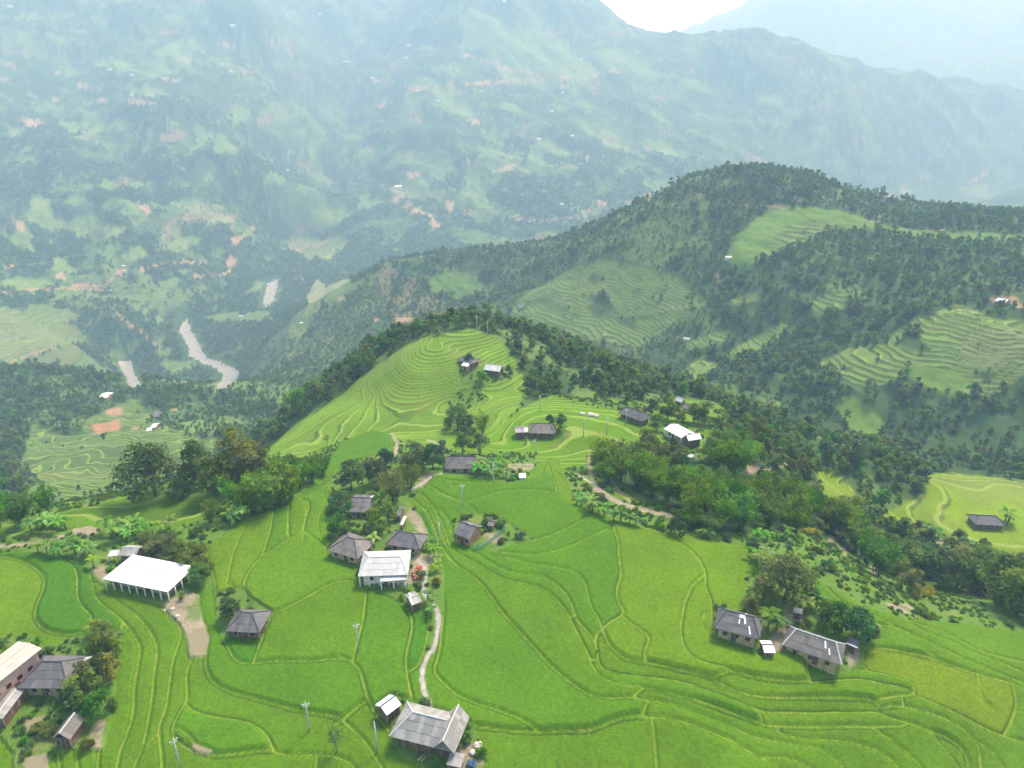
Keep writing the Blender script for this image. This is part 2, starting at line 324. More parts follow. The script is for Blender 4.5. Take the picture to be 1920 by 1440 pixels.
# --- knoll and the fields around it
KN = [(503,838),(560,790),(640,738),(720,672),(790,634),(850,618),(902,619),(942,638),(963,668),(988,722),(975,762),(935,800),(900,812),(860,830),(800,838),(700,812),(640,826),(560,862),(500,868)]
paint(TERR, KN, 1)
paint(GRASS, [(842,752),(870,728),(900,720),(912,745),(870,770),(870,800),(850,808),(835,790)]); paint(GRASS, [(860,690),(905,690),(950,688),(950,712),(905,720),(868,720)])
paint(TERR, [(850,812),(930,800),(975,768),(1032,740),(1100,760),(1165,768),(1230,802),(1240,828),(1150,848),(1110,860),(1100,890),(1000,868),(960,866),(900,850),(850,846),(790,838),(800,822)], 2)
paint(TERR, [(1235,758),(1280,746),(1330,755),(1372,782),(1360,800),(1330,792),(1290,790),(1250,790)], 2); paint(TERR, [(1300,800),(1340,812),(1345,830),(1320,826)], 8)
paint(GRASS, [(1240,790),(1310,790),(1330,850),(1400,880),(1470,872),(1480,885),(1390,900),(1310,860),(1250,830)])
paint(TERR, [(1530,872),(1562,876),(1602,918),(1600,945),(1560,940),(1535,915)], 5)
paint(TERR, [(1640,968),(1700,940),(1735,925),(1738,890),(1760,884),(1830,889),(1920,905),(2100,915),(2100,1130),(1920,1064),(1850,1035),(1770,1004),(1690,990)], 5)
paint(SOIL, [(1740,1008),(1765,1010),(1800,1030),(1790,1036),(1750,1020)]); paint(SOIL, [(1365,872),(1460,866),(1462,880),(1390,886)]); paint(SOIL, [(1600,940),(1625,960),(1640,965),(1620,968)])
# --- plateau
paint(TERR, [(-120,990),(0,985),(100,968),(200,940),(270,922),(340,930),(400,940),(410,960),(330,990),(220,985),(100,1000),(-120,1012)], 8)
P_RICE = [(-300,1780),(-300,1032),(0,1036),(110,1038),(185,1078),(370,1100),(385,1030),(470,965),(560,928),(605,880),(640,832),(700,808),(735,820),(738,850),(790,905),(830,890),(900,894),(960,906),(990,890),(1012,868),(1046,862),(1062,905),(1080,940),(1150,975),(1250,1002),
          (1400,1030),(1425,1070),(1410,1090),(1530,1085),(1600,1130),(1700,1165),(1800,1168),(1930,1180),(2300,1250),(2300,1780)]
paint(RICE, P_RICE)
for p in [[(612,1010),(618,900),(650,868),(720,848),(790,870),(802,905),(768,940),(792,972),(806,1010),(820,1050),(812,1135),(795,1140),(745,1125),(700,1100),(668,1082),(655,1060),(620,1035)],
          [(808,1048),(830,1056),(832,1100),(829,1160),(812,1215),(800,1250),(794,1230),(806,1190),(806,1130)],
          [(850,975),(905,962),(928,966),(972,990),(1002,1012),(960,1020),(932,1038),(890,1024),(855,1006)],
          [(403,1112),(455,1100),(472,1122),(512,1146),(506,1172),(490,1196),(420,1194),(402,1160)],
          [(165,1045),(260,1000),(330,1000),(388,1050),(402,1105),(360,1107),(350,1132),(300,1135),(190,1094)],
          [(-300,1210),(60,1190),(80,1215),(155,1190),(232,1178),(216,1270),(211,1330),(194,1404),(100,1408),(55,1540),(15,1540),(26,1412),(0,1382),(-300,1382)],
          [(1340,1134),(1395,1145),(1400,1085),(1420,1076),(1500,1090),(1560,1128),(1622,1180),(1652,1200),(1622,1216),(1616,1247),(1590,1260),(1520,1240),(1470,1222),(1430,1234),(1390,1218),(1335,1192)],
          [(700,1325),(734,1300),(760,1308),(880,1345),(896,1380),(908,1420),(908,1540),(800,1540),(798,1442),(756,1420),(726,1392),(734,1356)],
          [(826,888),(840,850),(1006,850),(1004,878),(980,898),(952,906),(902,902)]]:
    paint(GRASS, p)
paint(SOIL, [(302,1128),(345,1108),(372,1115),(376,1150),(392,1195),(387,1229),(355,1231),(350,1190),(335,1165),(312,1143)])
paint(POND, [(352,1200),(360,1180),(380,1178),(389,1200),(383,1226),(358,1226)]); paint(POND, [(45,1352),(85,1345),(76,1368),(60,1378),(48,1370)]); paint(POND, [(48,1425),(86,1414),(92,1450),(48,1450)]); paint(POND, [(360,1396),(396,1410),(394,1415),(376,1412),(357,1402)])
for p in [[(858,1402),(894,1392),(908,1432),(880,1480),(850,1480)],[(770,950),(790,972),(802,1000),(790,1002),(772,985),(760,965)],[(735,1085),(766,1082),(778,1040),(815,1040),(815,1060),(790,1080),(770,1096),(735,1100)],
          [(165,1388),(175,1352),(196,1352),(190,1402),(160,1400)],[(1470,1152),(1505,1150),(1508,1170),(1478,1172)],[(1440,1200),(1462,1180),(1475,1218),(1445,1228)],[(905,1000),(940,1000),(940,1018),(905,1020)],[(135,990),(170,985),(192,992),(170,1004),(140,1003)],
          [(1585,1210),(1612,1210),(1612,1240),(1590,1255)],[(170,1070),(195,1060),(205,1085),(190,1092)],[(765,1085),(780,1070),(784,1090),(772,1095)],[(772,905),(805,885),(820,890),(790,915)],[(950,870),(1000,868),(1004,880),(955,884)]]:
    paint(SOIL, p)
paint(GRASS, [(1400,1000),(1520,1000),(1580,1070),(1660,1120),(1780,1100),(1850,1125),(1920,1165),(1920,1190),(1780,1172),(1690,1162),(1600,1128),(1540,1080),(1420,1060)])
paint(GRASS, [(1060,880),(1100,870),(1250,955),(1260,1000),(1200,985),(1130,965),(1080,930)])
for a in [(1690,1140,26,8,.2),(1640,1070,8,14,-.6),(1580,1030,14,5,.8),(1820,1115,14,5,.5),(1560,1010,8,6,0)]: blob(SOIL, *a)
paint(TERR, [(1110,890),(1140,905),(1190,940),(1170,935),(1125,910)], 8)

# --- to the ground: every lattice point that can be seen takes the class of its spot
dep = YY * CP - zb0 * SP; hgt = YY * SP + zb0 * CP
ok = dep > 1
safe = np.where(ok, dep, 1)
PX = 960 + F * XX / safe; PY = 720 - F * hgt / safe
slope = zb0 / RR
prev = np.maximum.accumulate(slope, 0); prev = np.vstack([np.full((1, NC), -9.0), prev[:-1]])
vis = ok & (slope >= prev - 0.006)
jit = np.where(RR > 300, 2.2, 0.9)
jx = PX + jit * fbm(XX, YY, 14, 2, 21) * 2; jy = PY + jit * fbm(XX, YY, 14, 2, 23) * 2
ii = np.floor(jy + PO[1]).astype(int); jj = np.floor(jx + PO[0]).astype(int)
inside = ok & (ii >= 0) & (ii < PH) & (jj >= 0) & (jj < PW)
cls = np.zeros((NR, NC), np.uint8); tid = np.zeros((NR, NC), np.uint8)
sel = inside & vis
cls[sel] = cls_img[ii[sel], jj[sel]]; tid[sel] = tid_img[ii[sel], jj[sel]]
nz1 = fbm(XX, YY, 190, 4, 31); nz2 = fbm(XX, YY, 45, 3, 33); nz3 = fbm(XX, YY, 9, 3, 35)
wild = cls == ROUGH
cls[wild & (RR < 330)] = GRASS
cls[wild & (RR >= 330) & (nz1 + .35 * nz2 > np.where(RR > 1300, -.10, .02))] = FOREST
cls[wild & ~vis & (RR >= 260) & (nz1 + .3 * nz2 > -.25)] = FOREST
cls[(zb0 < -440) & (cls == ROUGH)] = FOREST
# the woods are not closed: brighter scrub shows between the trees, most on the slope right of the knoll
east = ((PX > 900) & (PX < 1480) & (RR < 520)) | ((PX < 520) & (RR < 1000) & (RR > 330))
gap = nz2 * .7 + .55 * nz3
cls[(cls == FOREST) & (RR >= 240) & (gap > np.where(east, .15, np.where((PX > 1370) & (PY > 630) & (PY < 890), .45, np.where((PX < 1330) & (RR > 520) & (RR < 1150), -.05, .20))))] = ROUGH

# ------------------------------------------------------------------ paddy banks of the plateau
def zoomed(ox, oy, k, lst): return [[(ox + x / k, oy + y / k) for x, y in l] for l in lst]
BUNDS = zoomed(0, 960, 3, [
 [(-300,250),(0,250),(90,262),(150,285),(215,325),(252,370),(235,450),(200,520),(192,590),(225,645),(290,680),(380,690),(500,690)],
 [(340,262),(420,310),(435,380),(430,470),(460,540),(510,580),(515,630),(495,690)],
 [(-300,235),(0,240),(100,230),(200,215),(250,225),(340,262)],
 [(500,330),(515,420),(540,490),(600,540),(690,610),(750,690),(785,750),(770,850),(745,990),(745,1130),(700,1260),(660,1350),(640,1500),(640,1700)],
 [(530,395),(580,400),(620,470),(700,530),(780,590),(830,650),(870,720),(880,790),(860,900),(850,1030),(830,1150),(805,1290),(740,1440),(700,1600)],
 [(890,520),(960,590),(1010,640),(1015,690),(990,760),(960,850),(945,980),(930,1090),(890,1190),(885,1240),(900,1340),(905,1440),(905,1700)],
 [(1050,780),(1075,820),(1050,870),(1040,940),(1050,1030),(1035,1080),(990,1150),(965,1210),(970,1260),(1010,1300),(1080,1340),(1190,1370),(1300,1360),(1420,1345),(1520,1335),(1560,1350),(1650,1362),(1780,1355),(1860,1365),(1920,1380),(1990,1420),(2020,1500),(2020,1700)],
 [(1045,1080),(1080,1115),(1160,1140),(1260,1155),(1370,1175),(1440,1200),(1490,1245),(1520,1300),(1540,1340)],
 [(968,1212),(1040,1240),(1080,1290),(1100,1315),(1190,1352)],
 [(1110,440),(1115,560),(1140,630),(1170,700),(1150,830),(1160,900),(1200,960),(1290,1010),(1410,1040),(1530,1075),(1640,1105),(1730,1125),(1810,1135),(1880,1150),(1920,1165),(1990,1220)],
 [(1160,210),(1175,300),(1205,390),(1210,480),(1220,590),(1240,680),(1280,760),(1310,820),(1350,850),(1430,857),(1530,840),(1650,843),(1780,845),(1870,828),(1980,845)],
 [(1375,85),(1330,170),(1300,260),(1280,370),(1270,420)],
 [(1540,0),(1520,100),(1490,190),(1470,250),(1410,320),(1380,370),(1370,430),(1375,500)],
 [(1620,-60),(1620,140)],
 [(1725,-40),(1705,100),(1620,150),(1540,200),(1470,245)],
 [(1705,100),(1760,140),(1820,180),(1850,225)],
 [(1300,420),(1375,490),(1400,540),(1520,575),(1600,550),(1700,495),(1790,440),(1860,400),(1920,385),(2010,385),(2110,430),(2190,470),(2260,510),(2300,560),(2320,620),(2310,700),(2290,780),(2280,860),(2295,960),(2320,1080)],
 [(1530,578),(1490,660),(1460,750),(1420,857)],
 [(0,1260),(60,1320),(80,1370),(50,1440),(20,1600)],[(430,1330),(425,1440),(420,1700)],[(550,1320),(540,1440),(530,1700)],[(320,1345),(330,1440),(320,1700)],
 [(1780,1357),(1770,1440),(1760,1700)],[(835,1285),(890,1230)],[(560,1330),(590,1100),(625,900),(670,700),(690,612)]])
BUNDS += zoomed(640, 960, 3, [
 [(435,-20),(450,40),(490,120),(540,200),(600,250),(640,290),(720,340),(790,400),(840,470),(900,560),(960,630),(1030,710),(1100,790),(1170,870),(1250,940),(1330,1000),(1400,1045),(1480,1060),(1600,1055),(1740,1052),(1850,1070),(1920,1090),(2020,1130),(2120,1165),(2220,1210),(2310,1255),(2440,1285),(2560,1310),(2660,1330),(2730,1355),(2770,1400),(2810,1440),(2900,1600)],
 [(470,-20),(520,80),(550,170),(590,230),(640,290)],
 [(510,-20),(570,60),(590,130),(610,190),(670,240),(740,270),(830,330),(920,380),(1060,400),(1140,430),(1200,480),(1260,550),(1300,630),(1340,710),(1380,790),(1410,870),(1460,930),(1540,965),(1600,980),(1700,978),(1790,1000),(1870,1020),(1920,1035),(2040,1070),(2150,1110),(2250,1150),(2350,1185),(2420,1195),(2560,1205),(2680,1210),(2800,1215),(2920,1220),(2980,1225),(3070,1220),(3150,1220),(3175,1205),(3220,1210),(3310,1250),(3370,1310),(3420,1370),(3460,1440),(3560,1600)],
 [(560,-20),(610,60),(620,130),(650,170),(700,200),(760,230),(830,275),(900,315),(990,345),(1110,345),(1170,375),(1240,430),(1290,500),(1320,610),(1390,680),(1430,740),(1440,800),(1445,840),(1480,885),(1560,905),(1700,920),(1830,935),(1920,950),(2010,985),(2110,1020),(2210,1060),(2310,1100),(2390,1120),(2510,1120),(2640,1125),(2780,1125),(2910,1130),(3010,1130),(3060,1160),(3110,1180),(3180,1200)],
 [(870,225),(940,220),(1060,238),(1160,225),(1290,190),(1400,140),(1500,100)],
 [(840,240),(870,245),(950,250),(1060,285),(1200,300),(1310,325),(1360,370),(1385,450),(1400,530),(1450,610),(1475,680),(1500,740),(1560,800),(1620,835),(1740,850),(1800,860),(1860,880),(1920,890),(2010,910),(2090,935),(2180,980),(2250,1010),(2350,1030),(2480,1040),(2620,1040),(2770,1045),(2880,1048),(2970,1055),(3010,1080),(3030,1110),(3070,1110),(3085,1100)],
 [(1510,40),(1540,120),(1560,180),(1560,270),(1578,350),(1545,430),(1555,510),(1590,550),(1575,580),(1520,610),(1475,650),(1435,680),(1430,740)],
 [(1575,580),(1640,640),(1710,680),(1735,720),(1700,790),(1710,848)],
 [(900,190),(1060,165),(1190,125),(1300,80),(1420,20)],
 [(1520,50),(1600,70),(1720,100),(1810,130),(1870,150),(1920,190),(1980,230),(2030,290),(2050,350),(2045,410),(2080,490),(2085,560),(2085,700)],
 [(1420,0),(1470,30),(1520,50)],
 [(560,250),(555,350),(570,460),(575,540),(565,650),(555,760),(540,830),(520,880),(530,920),(570,960),(640,1030),(740,1075),(850,1110),(960,1150),(1050,1195),(1095,1225)],
 [(730,1200),(850,1215),(970,1230),(1090,1238),(1240,1230),(1370,1232),(1450,1210),(1540,1170),(1620,1150),(1740,1145),(1830,1150),(1920,1170),(2020,1200),(2120,1245),(2220,1290),(2280,1330),(2350,1375),(2420,1420),(2460,1440),(2600,1540)],
 [(1745,1145),(1760,1280),(1775,1440),(1785,1700)],[(1728,1055),(1690,1147)],[(1700,980),(1640,1052)],
 [(140,400),(130,530),(115,640),(80,770),(62,850)],
 [(0,825),(60,850),(100,890),(120,960),(145,1050),(190,1130),(260,1210),(280,1260),(340,1330),(410,1390),(480,1430),(520,1600)],
 [(10,1165),(70,1110),(130,1065)],[(10,1165),(10,1180),(80,1230),(150,1310),(190,1380),(230,1440),(260,1600)],[(-70,1200),(10,1165)],
 [(385,900),(440,860),(470,760),(488,690),(490,600)],[(1290,590),(1318,575)],[(1400,830),(1445,830)]])
BUNDS += zoomed(1280, 960, 3, [
 [(125,350),(60,400),(20,480),(0,560),(-15,650),(0,750),(40,810),(110,850),(190,875),(250,885)],
 [(165,690),(100,640),(125,560)],
 [(190,925),(240,900),(270,890),(370,920),(470,940),(600,955),(720,955),(850,948),(950,945),(1040,955),(1130,985),(1230,1000),(1300,1030),(1380,1065),(1480,1120),(1580,1170),(1680,1225),(1780,1270),(1870,1300),(1920,1310),(2100,1370)],
 [(695,845),(705,900),(720,955)],[(870,880),(950,890),(1060,895),(1160,920),(1250,940),(1305,970),(1300,1030)],[(390,1100),(440,1140),(447,1190)],
 [(490,1195),(560,1240),(650,1270),(760,1285),(900,1300),(1020,1330),(1120,1370),(1200,1440),(1330,1600)],
 [(1050,1220),(1130,1270),(1210,1330),(1280,1390),(1330,1440),(1440,1600)],
 [(450,1380),(560,1385),(640,1410),(700,1440),(850,1560)],[(1100,1070),(1200,1050),(1290,1035)],[(1228,1048),(1240,1105)],
 [(1165,1100),(1290,1115),(1400,1150),(1500,1190),(1580,1240),(1640,1300),(1665,1370),(1670,1440),(1690,1600)],
 [(1390,1250),(1470,1260),(1540,1310),(1590,1380),(1600,1440),(1620,1600)],[(1645,1305),(1740,1360),(1790,1440),(1850,1600)],
 [(1010,720),(1012,870),(1060,895)],[(1020,750),(1180,770),(1300,800),(1400,820),(1500,860),(1600,905),(1720,945),(1840,975),(1920,1010),(2100,1080)],
 [(1655,920),(1665,1060),(1720,1105)],[(1850,975),(1870,1060),(1870,1120),(1840,1210),(1800,1275)],
 [(770,390),(830,450),(900,510),(990,560),(1090,630),(1180,690),(1290,750),(1420,815)],
 [(800,370),(880,450),(960,510),(1060,570),(1150,620),(1260,680),(1370,730),(1480,790),(1600,850),(1720,900),(1830,945),(1920,980),(2100,1050)],
 [(1000,520),(1160,570),(1260,620),(1380,660),(1480,690),(1560,740),(1680,800),(1790,830),(1920,860),(2100,910)],
 [(1400,560),(1500,580),(1600,600),(1720,640),(1830,660),(1920,670),(2100,700)],[(1260,625),(1360,690),(1500,735),(1620,800),(1760,850),(1920,920),(2100,990)],[(1090,630),(1230,655),(1300,700)]])
BUNDS += zoomed(640, 480, 3, [
 [(540,1260),(700,1282),(850,1290),(1000,1272),(1140,1240),(1160,1190)],[(470,1310),(560,1340),(640,1370),(700,1382),(800,1362),(900,1330),(1050,1318),(1200,1340)],
 [(440,1330),(500,1390),(540,1440)],[(390,1360),(440,1400),(470,1440)],[(500,1300),(580,1345),(690,1385),(740,1420),(760,1450)],[(1160,1190),(1180,1240),(1210,1290),(1205,1345),(1290,1400),(1420,1450)],
 [(1100,1110),(1130,1120),(1170,1200)],[(1200,1220),(1260,1270),(1300,1320),(1310,1370)],[(560,1235),(600,1245),(760,1255)],[(600,1270),(640,1310),(670,1290)]])
BUNDS += zoomed(200, 780, 4.364, [
 [(1365,790),(1330,960)],[(1490,740),(1470,960)],[(1590,690),(1665,720),(1640,800),(1605,900),(1600,1020)],[(1780,640),(1790,720),(1740,800),(1715,880),(1735,960)],[(1590,690),(1650,640),(1780,640),(1850,560),(1905,490)],
 [(1160,835),(1300,800),(1450,740),(1560,680),(1720,600),(1830,520),(1900,400)]])
PATHS = [(zoomed(640, 960, 3, [[(418,255),(460,300),(480,340),(465,400),(460,450),(490,490),(535,540),(550,600),(540,700),(520,770),(480,820),(455,880),(455,960),(470,1030),(500,1090)]])[0], .45, 'concrete'),
         ([(735,812),(745,830),(742,850),(735,868)], .6, 'earth'), ([(800,823),(818,830),(842,842)], .9, 'concrete'), ([(772,918),(790,907),(812,893),(838,886),(892,886)], .8, 'concrete'),
         ([(1078,888),(1100,900),(1120,913),(1132,922)], .7, 'concrete'), ([(1118,918),(1150,937),(1180,950),(1212,957),(1252,966)], 1.5, 'earth'), ([(1104,850),(1106,875),(1108,893),(1120,913)], .5, 'earth'),
         ([(1130,890),(1150,905),(1180,938),(1190,948)], .5, 'earth'), ([(-100,1030),(0,1024),(40,1022),(88,1016),(120,1004)], .7, 'earth'), ([(1390,886),(1420,880),(1470,868)], 1.1, 'earth'), ([(1442,1228),(1455,1205),(1472,1180)], .7, 'earth')]

lr_rows = np.log(rows)
def ground_hit(px, py, zgrid=None):           # where the sight line meets the ground: (x, y, z)
    zg = zb0 if zgrid is None else zgrid
    dx, dy, dz = ray(px, py); az = math.atan2(dx, dy); s = dz / math.hypot(dx, dy)
    j = min(max(np.searchsorted(cols, az) - 1, 0), NC - 2); t = (az - cols[j]) / (cols[j + 1] - cols[j])
    zc = zg[:, j] * (1 - t) + zg[:, j + 1] * t
    sl = zc / rows; k = np.nonzero(sl[5:] >= s)[0]
    k = (k[0] + 5) if len(k) else NR - 1
    a0, a1 = sl[k - 1], sl[k]; u = 0 if a1 == a0 else min(max((s - a0) / (a1 - a0), 0), 1)
    rr_ = rows[k - 1] * (1 - u) + rows[k] * u
    return np.array([rr_ * math.sin(az), rr_ * math.cos(az), rr_ * s])
def height_at(x, y, zgrid=None):
    zg = zfin if zgrid is None else zgrid
    az = math.atan2(x, y); r_ = math.hypot(x, y)
    j = min(max(np.searchsorted(cols, az) - 1, 0), NC - 2); i = min(max(np.searchsorted(rows, r_) - 1, 0), NR - 2)
    t = (az - cols[j]) / (cols[j + 1] - cols[j]); u = (r_ - rows[i]) / (rows[i + 1] - rows[i])
    return float((zg[i, j] * (1 - t) + zg[i, j + 1] * t) * (1 - u) + (zg[i + 1, j] * (1 - t) + zg[i + 1, j + 1] * t) * u)

def dist_field(lines, reach, init=9.0):
    D = np.full((NR, NC), init, np.float32)
    for l in lines:
        W = [ground_hit(*p)[:2] for p in l]
        # round the corners of the traced line
        for _ in range(2):
            Q = [W[0]]
            for a, b in zip(W[:-1], W[1:]): Q += [a * .75 + b * .25, a * .25 + b * .75]
            W = Q + [W[-1]]
        for a, b in zip(W[:-1], W[1:]):
            if np.hypot(*(a - b)) > 60: continue
            ra, rb = np.hypot(*a), np.hypot(*b); aa, ab = math.atan2(*a), math.atan2(*b); m = reach + .5
            r0 = np.searchsorted(rows, min(ra, rb) - m) - 1; r1 = np.searchsorted(rows, max(ra, rb) + m) + 1
            da = m / max(min(ra, rb), 20); c0 = np.searchsorted(cols, min(aa, ab) - da) - 1; c1 = np.searchsorted(cols, max(aa, ab) + da) + 1
            sl = (slice(max(r0, 0), r1), slice(max(c0, 0), c1))
            x = XX[sl] - a[0]; y = YY[sl] - a[1]; d = b - a; L2 = max(d @ d, 1e-9)
            t = np.clip((x * d[0] + y * d[1]) / L2, 0, 1)
            np.minimum(D[sl], np.hypot(x - t * d[0], y - t * d[1]), out=D[sl])
    return D
def blur(a, k=1):
    for _ in range(k):
        a = (np.roll(a, 1, 0) + 2 * a + np.roll(a, -1, 0)) / 4; a = (np.roll(a, 1, 1) + 2 * a + np.roll(a, -1, 1)) / 4
    return a
BD = dist_field(BUNDS, 2.0)
BD = np.maximum(BD + .10 * fbm(XX, YY, 3.0, 2, 41).astype(np.float32), 0)
PDc = dist_field([p for p, w, k in PATHS if k == 'concrete'], 3.0); PDe = np.full((NR, NC), 9, np.float32)
for p, w, k in PATHS:
    if k == 'earth': PDe = np.minimum(PDe, dist_field([p], w + 2) / w)
PDc /= .45

# ------------------------------------------------------------------ single paddies: connected ground between the banks
nrow = int(np.searchsorted(rows, 260)); d0, d1 = dense[0], dense[-1] + 1
open_ = (cls[:nrow, d0:d1] == RICE) & (BD[:nrow, d0:d1] > .34)
lab = np.zeros(open_.shape, np.int32); parent = [0]
def find(a):
    while parent[a] != a:
        parent[a] = parent[parent[a]]; a = parent[a]
    return a
for i in range(nrow):
    row = open_[i]; e = np.flatnonzero(np.diff(np.concatenate([[0], row.view(np.int8), [0]])))
    for s_, t_ in zip(e[::2], e[1::2]):
        up = np.unique(lab[i - 1, s_:t_]) if i else np.array([0])
        up = [find(u) for u in up if u]
        if not up: parent.append(len(parent)); l = len(parent) - 1
        else:
            l = min(up)
            for u in up: parent[u] = l
        lab[i, s_:t_] = l
root = np.array([find(a) for a in range(len(parent))]); lab = root[lab]
area = (RR[:nrow, d0:d1] * math.radians(.12)) * np.gradient(rows[:nrow])[:, None]
sizes = np.bincount(lab.ravel(), area.ravel()); keep = sizes > 9; keep[0] = False
lab = np.where(keep[lab], lab, 0)
ids = np.unique(lab); ids = ids[ids > 0]; remap = np.zeros(len(root) + 1, np.int32); remap[ids] = np.arange(1, len(ids) + 1); lab = remap[lab]
print("paddies", len(ids))
full = lab.copy()                                # banks go to the paddy beside them
for it in range(8):
    for ax, sh in ((0, 1), (0, -1), (1, 1), (1, -1)):
        nb = np.roll(full, sh, ax); full = np.where((full == 0) & (nb > 0) & (cls[:nrow, d0:d1] == RICE), nb, full)
LAB = np.zeros((NR, NC), np.int32); LAB[:nrow, d0:d1] = full
np_ = len(ids)
flat = lab.ravel() > 0
mean_z = np.bincount(lab.ravel()[flat], zb0[:nrow, d0:d1].ravel()[flat], np_ + 1) / np.maximum(np.bincount(lab.ravel()[flat], minlength=np_ + 1), 1)
zfin = zb0.copy()
lev = LAB > 0
_d = mean_z[LAB[lev]] - zb0[lev]
_o = np.zeros((NR, NC)); _o[lev] = .58 * np.tanh(_d / .58 * .85); _w = lev.astype(float)
for _ in range(5): _ob = blur(_o, 1) / np.maximum(blur(_w, 1), .05); _o = np.where(lev & (BD < .75), _ob, _o)
zfin[lev] = zb0[lev] + _o[lev]
bank = lev & (BD < .5)
zfin += np.where(lev, -.05 + .16 * np.exp(-(BD / .30) ** 2), 0)
zfin += np.where(lev & (BD >= .5), .38 * sstep(.45, .75, BD) + .05 * fbm(XX, YY, 1.6, 2, 43), 0)
# which side of a bank lies lower
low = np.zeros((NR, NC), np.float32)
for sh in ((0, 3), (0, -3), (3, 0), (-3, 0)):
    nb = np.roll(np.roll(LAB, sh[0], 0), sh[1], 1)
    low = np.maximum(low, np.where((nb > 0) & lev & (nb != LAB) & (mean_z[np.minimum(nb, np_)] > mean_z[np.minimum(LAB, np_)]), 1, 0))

# ------------------------------------------------------------------ contour terraces
tw = blur((cls == TERR).astype(float), 2)
st = np.ones(256); tc = np.zeros((256, 3))
for k, (s_, c_) in TERR_STYLE.items(): st[k] = s_; tc[k] = c_
stepg = st[tid]
zt = zb0 + np.where(RR < 420, .32 * fbm(XX, YY, 26, 2, 51) + .16 * fbm(XX, YY, 7, 2, 52), 2.2 * fbm(XX, YY, 40, 2, 53))
TC = zt / stepg
fr_ = TC - np.floor(TC)
zterr = stepg * (np.floor(TC) + sstep(.80, 1.0, fr_)) - (zt - zb0)
tmask = (tw > .45) & (cls == TERR)
zfin = np.where(cls == TERR, zb0 + (zterr - zb0) * tw, zfin)
# canopy relief where the woods are too far away to be built tree by tree
zfin += sstep(1500, 2300, RR) * (RR < 6000) * blur((cls == FOREST).astype(float), 3) * (2.6 + 3.2 * fbm(XX, YY, 42, 2, 61)) * (1 - .5 * sstep(2400, 3400, RR))
zfin[cls == RIVER] = np.minimum(zb0[cls == RIVER], -464.5) * 0 + zb0[cls == RIVER] - 1.0

# ------------------------------------------------------------------ ground colours (the ground's own colour, no light in it)
def mix(a, b, t): return a + (b - a) * t[..., None]
nzh = fbm(XX, YY, 420, 3, 71)
C = np.empty((NR, NC, 3)); C[:] = (.070, .140, .032)
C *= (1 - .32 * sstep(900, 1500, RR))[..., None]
C = mix(C, np.array((.12, .19, .048)), sstep(-.1, .6, nz2 + .5 * nzh)); C = mix(C, np.array((.03, .06, .02)), sstep(.15, .8, nz3 * .6 - nz1))
def put(c, rgb, var=.25, seed=0, scale=12):
    m = cls == c
    k = 1 + var * fbm(XX[m], YY[m], scale, 3, 80 + seed)
    C[m] = np.array(rgb)[None] * k[:, None]
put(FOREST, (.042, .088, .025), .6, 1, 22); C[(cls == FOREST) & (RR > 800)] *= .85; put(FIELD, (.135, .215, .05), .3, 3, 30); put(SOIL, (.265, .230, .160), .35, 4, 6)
_m = (cls == SOIL) & (RR < 330); _g = sstep(.0, .35, fbm(XX, YY, 5, 3, 121)[_m]); C[_m] = mix(C[_m], np.array((.10, .165, .035)), _g * .8); put(TILLED, (.30, .17, .09), .25, 5, 6)
farsoil = (cls == SOIL) & (RR > 500)
C[farsoil] = C[farsoil] * np.array([1.12, .90, .74])
put(POND, (.26, .235, .15), .15, 6, 4); put(RIVER, (.36, .33, .28), .08, 7, 40)
# patchwork of small fields on the far slopes: long along the contour, short up the slope
def cells(u, v, seed):
    iu, iv = np.floor(u), np.floor(v); best = np.full(u.shape, 9.0); sec = np.full(u.shape, 9.0); idc = np.zeros(u.shape, np.int64)
    for du in (-1, 0, 1):
        for dv in (-1, 0, 1):
            cu, cv = iu + du, iv + dv; h = _hash(cu, cv, seed); d = np.hypot(cu + (h % 1000) / 1000 - u, cv + (h // 1000 % 1000) / 1000 - v)
            nb = d < best; sec = np.where(nb, best, np.minimum(sec, d)); idc = np.where(nb, h, idc); best = np.where(nb, d, best)
    return idc / 0x7fffffff, sec - best
m = ((cls == ROUGH) | (cls == FIELD)) & (RR > 520) & (RR < 5500)
wob = 14 * fbm(XX[m], YY[m], 120, 2, 131)
kid, edge = cells((along[m] * .25 + across[m] + wob) / 78, (zb0[m] + wob) / 24, 9)
k2 = np.modf(kid * 37.7)[0]
pcol = np.empty((m.sum(), 3)); pcol[:] = (.070, .125, .036)
for lo_, hi_, rgb in ((0, .30, (.125, .205, .050)), (.30, .52, (.085, .150, .035)), (.52, .64, (.150, .185, .065)), (.64, .69, (.21, .155, .10)), (.69, .86, (.040, .080, .024))): pcol[(kid >= lo_) & (kid < hi_)] = rgb
pcol *= (.82 + .36 * k2)[:, None]; pcol = mix(pcol, np.array((.028, .055, .020)), (1 - sstep(.03, .12, edge)) * .75)
pcol[(RR[m] < 1250) & (PX[m] > 640)] *= .80
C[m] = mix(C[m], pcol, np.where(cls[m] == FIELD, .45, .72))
m = cls == GRASS
g1 = fbm(XX[m], YY[m], 7, 4, 91); g2 = fbm(XX[m], YY[m], 2.2, 3, 92)
cg = np.empty((m.sum(), 3)); cg[:] = (.095, .185, .025)
cg = mix(cg, np.array((.17, .19, .06)), sstep(.1, .7, g1)); cg = mix(cg, np.array((.045, .095, .018)), sstep(.1, .7, g2 - .5 * g1)); cg = mix(cg, np.array((.26, .20, .12)), sstep(.45, .85, g1 + .4 * g2))
C[m] = cg
m = cls == TERR
kk = 1 + .20 * fbm(XX[m], YY[m], 14, 3, 95)
strip = _hash(np.floor(TC[m]).astype(np.int64), np.zeros(m.sum(), np.int64), 5) / 0x7fffffff
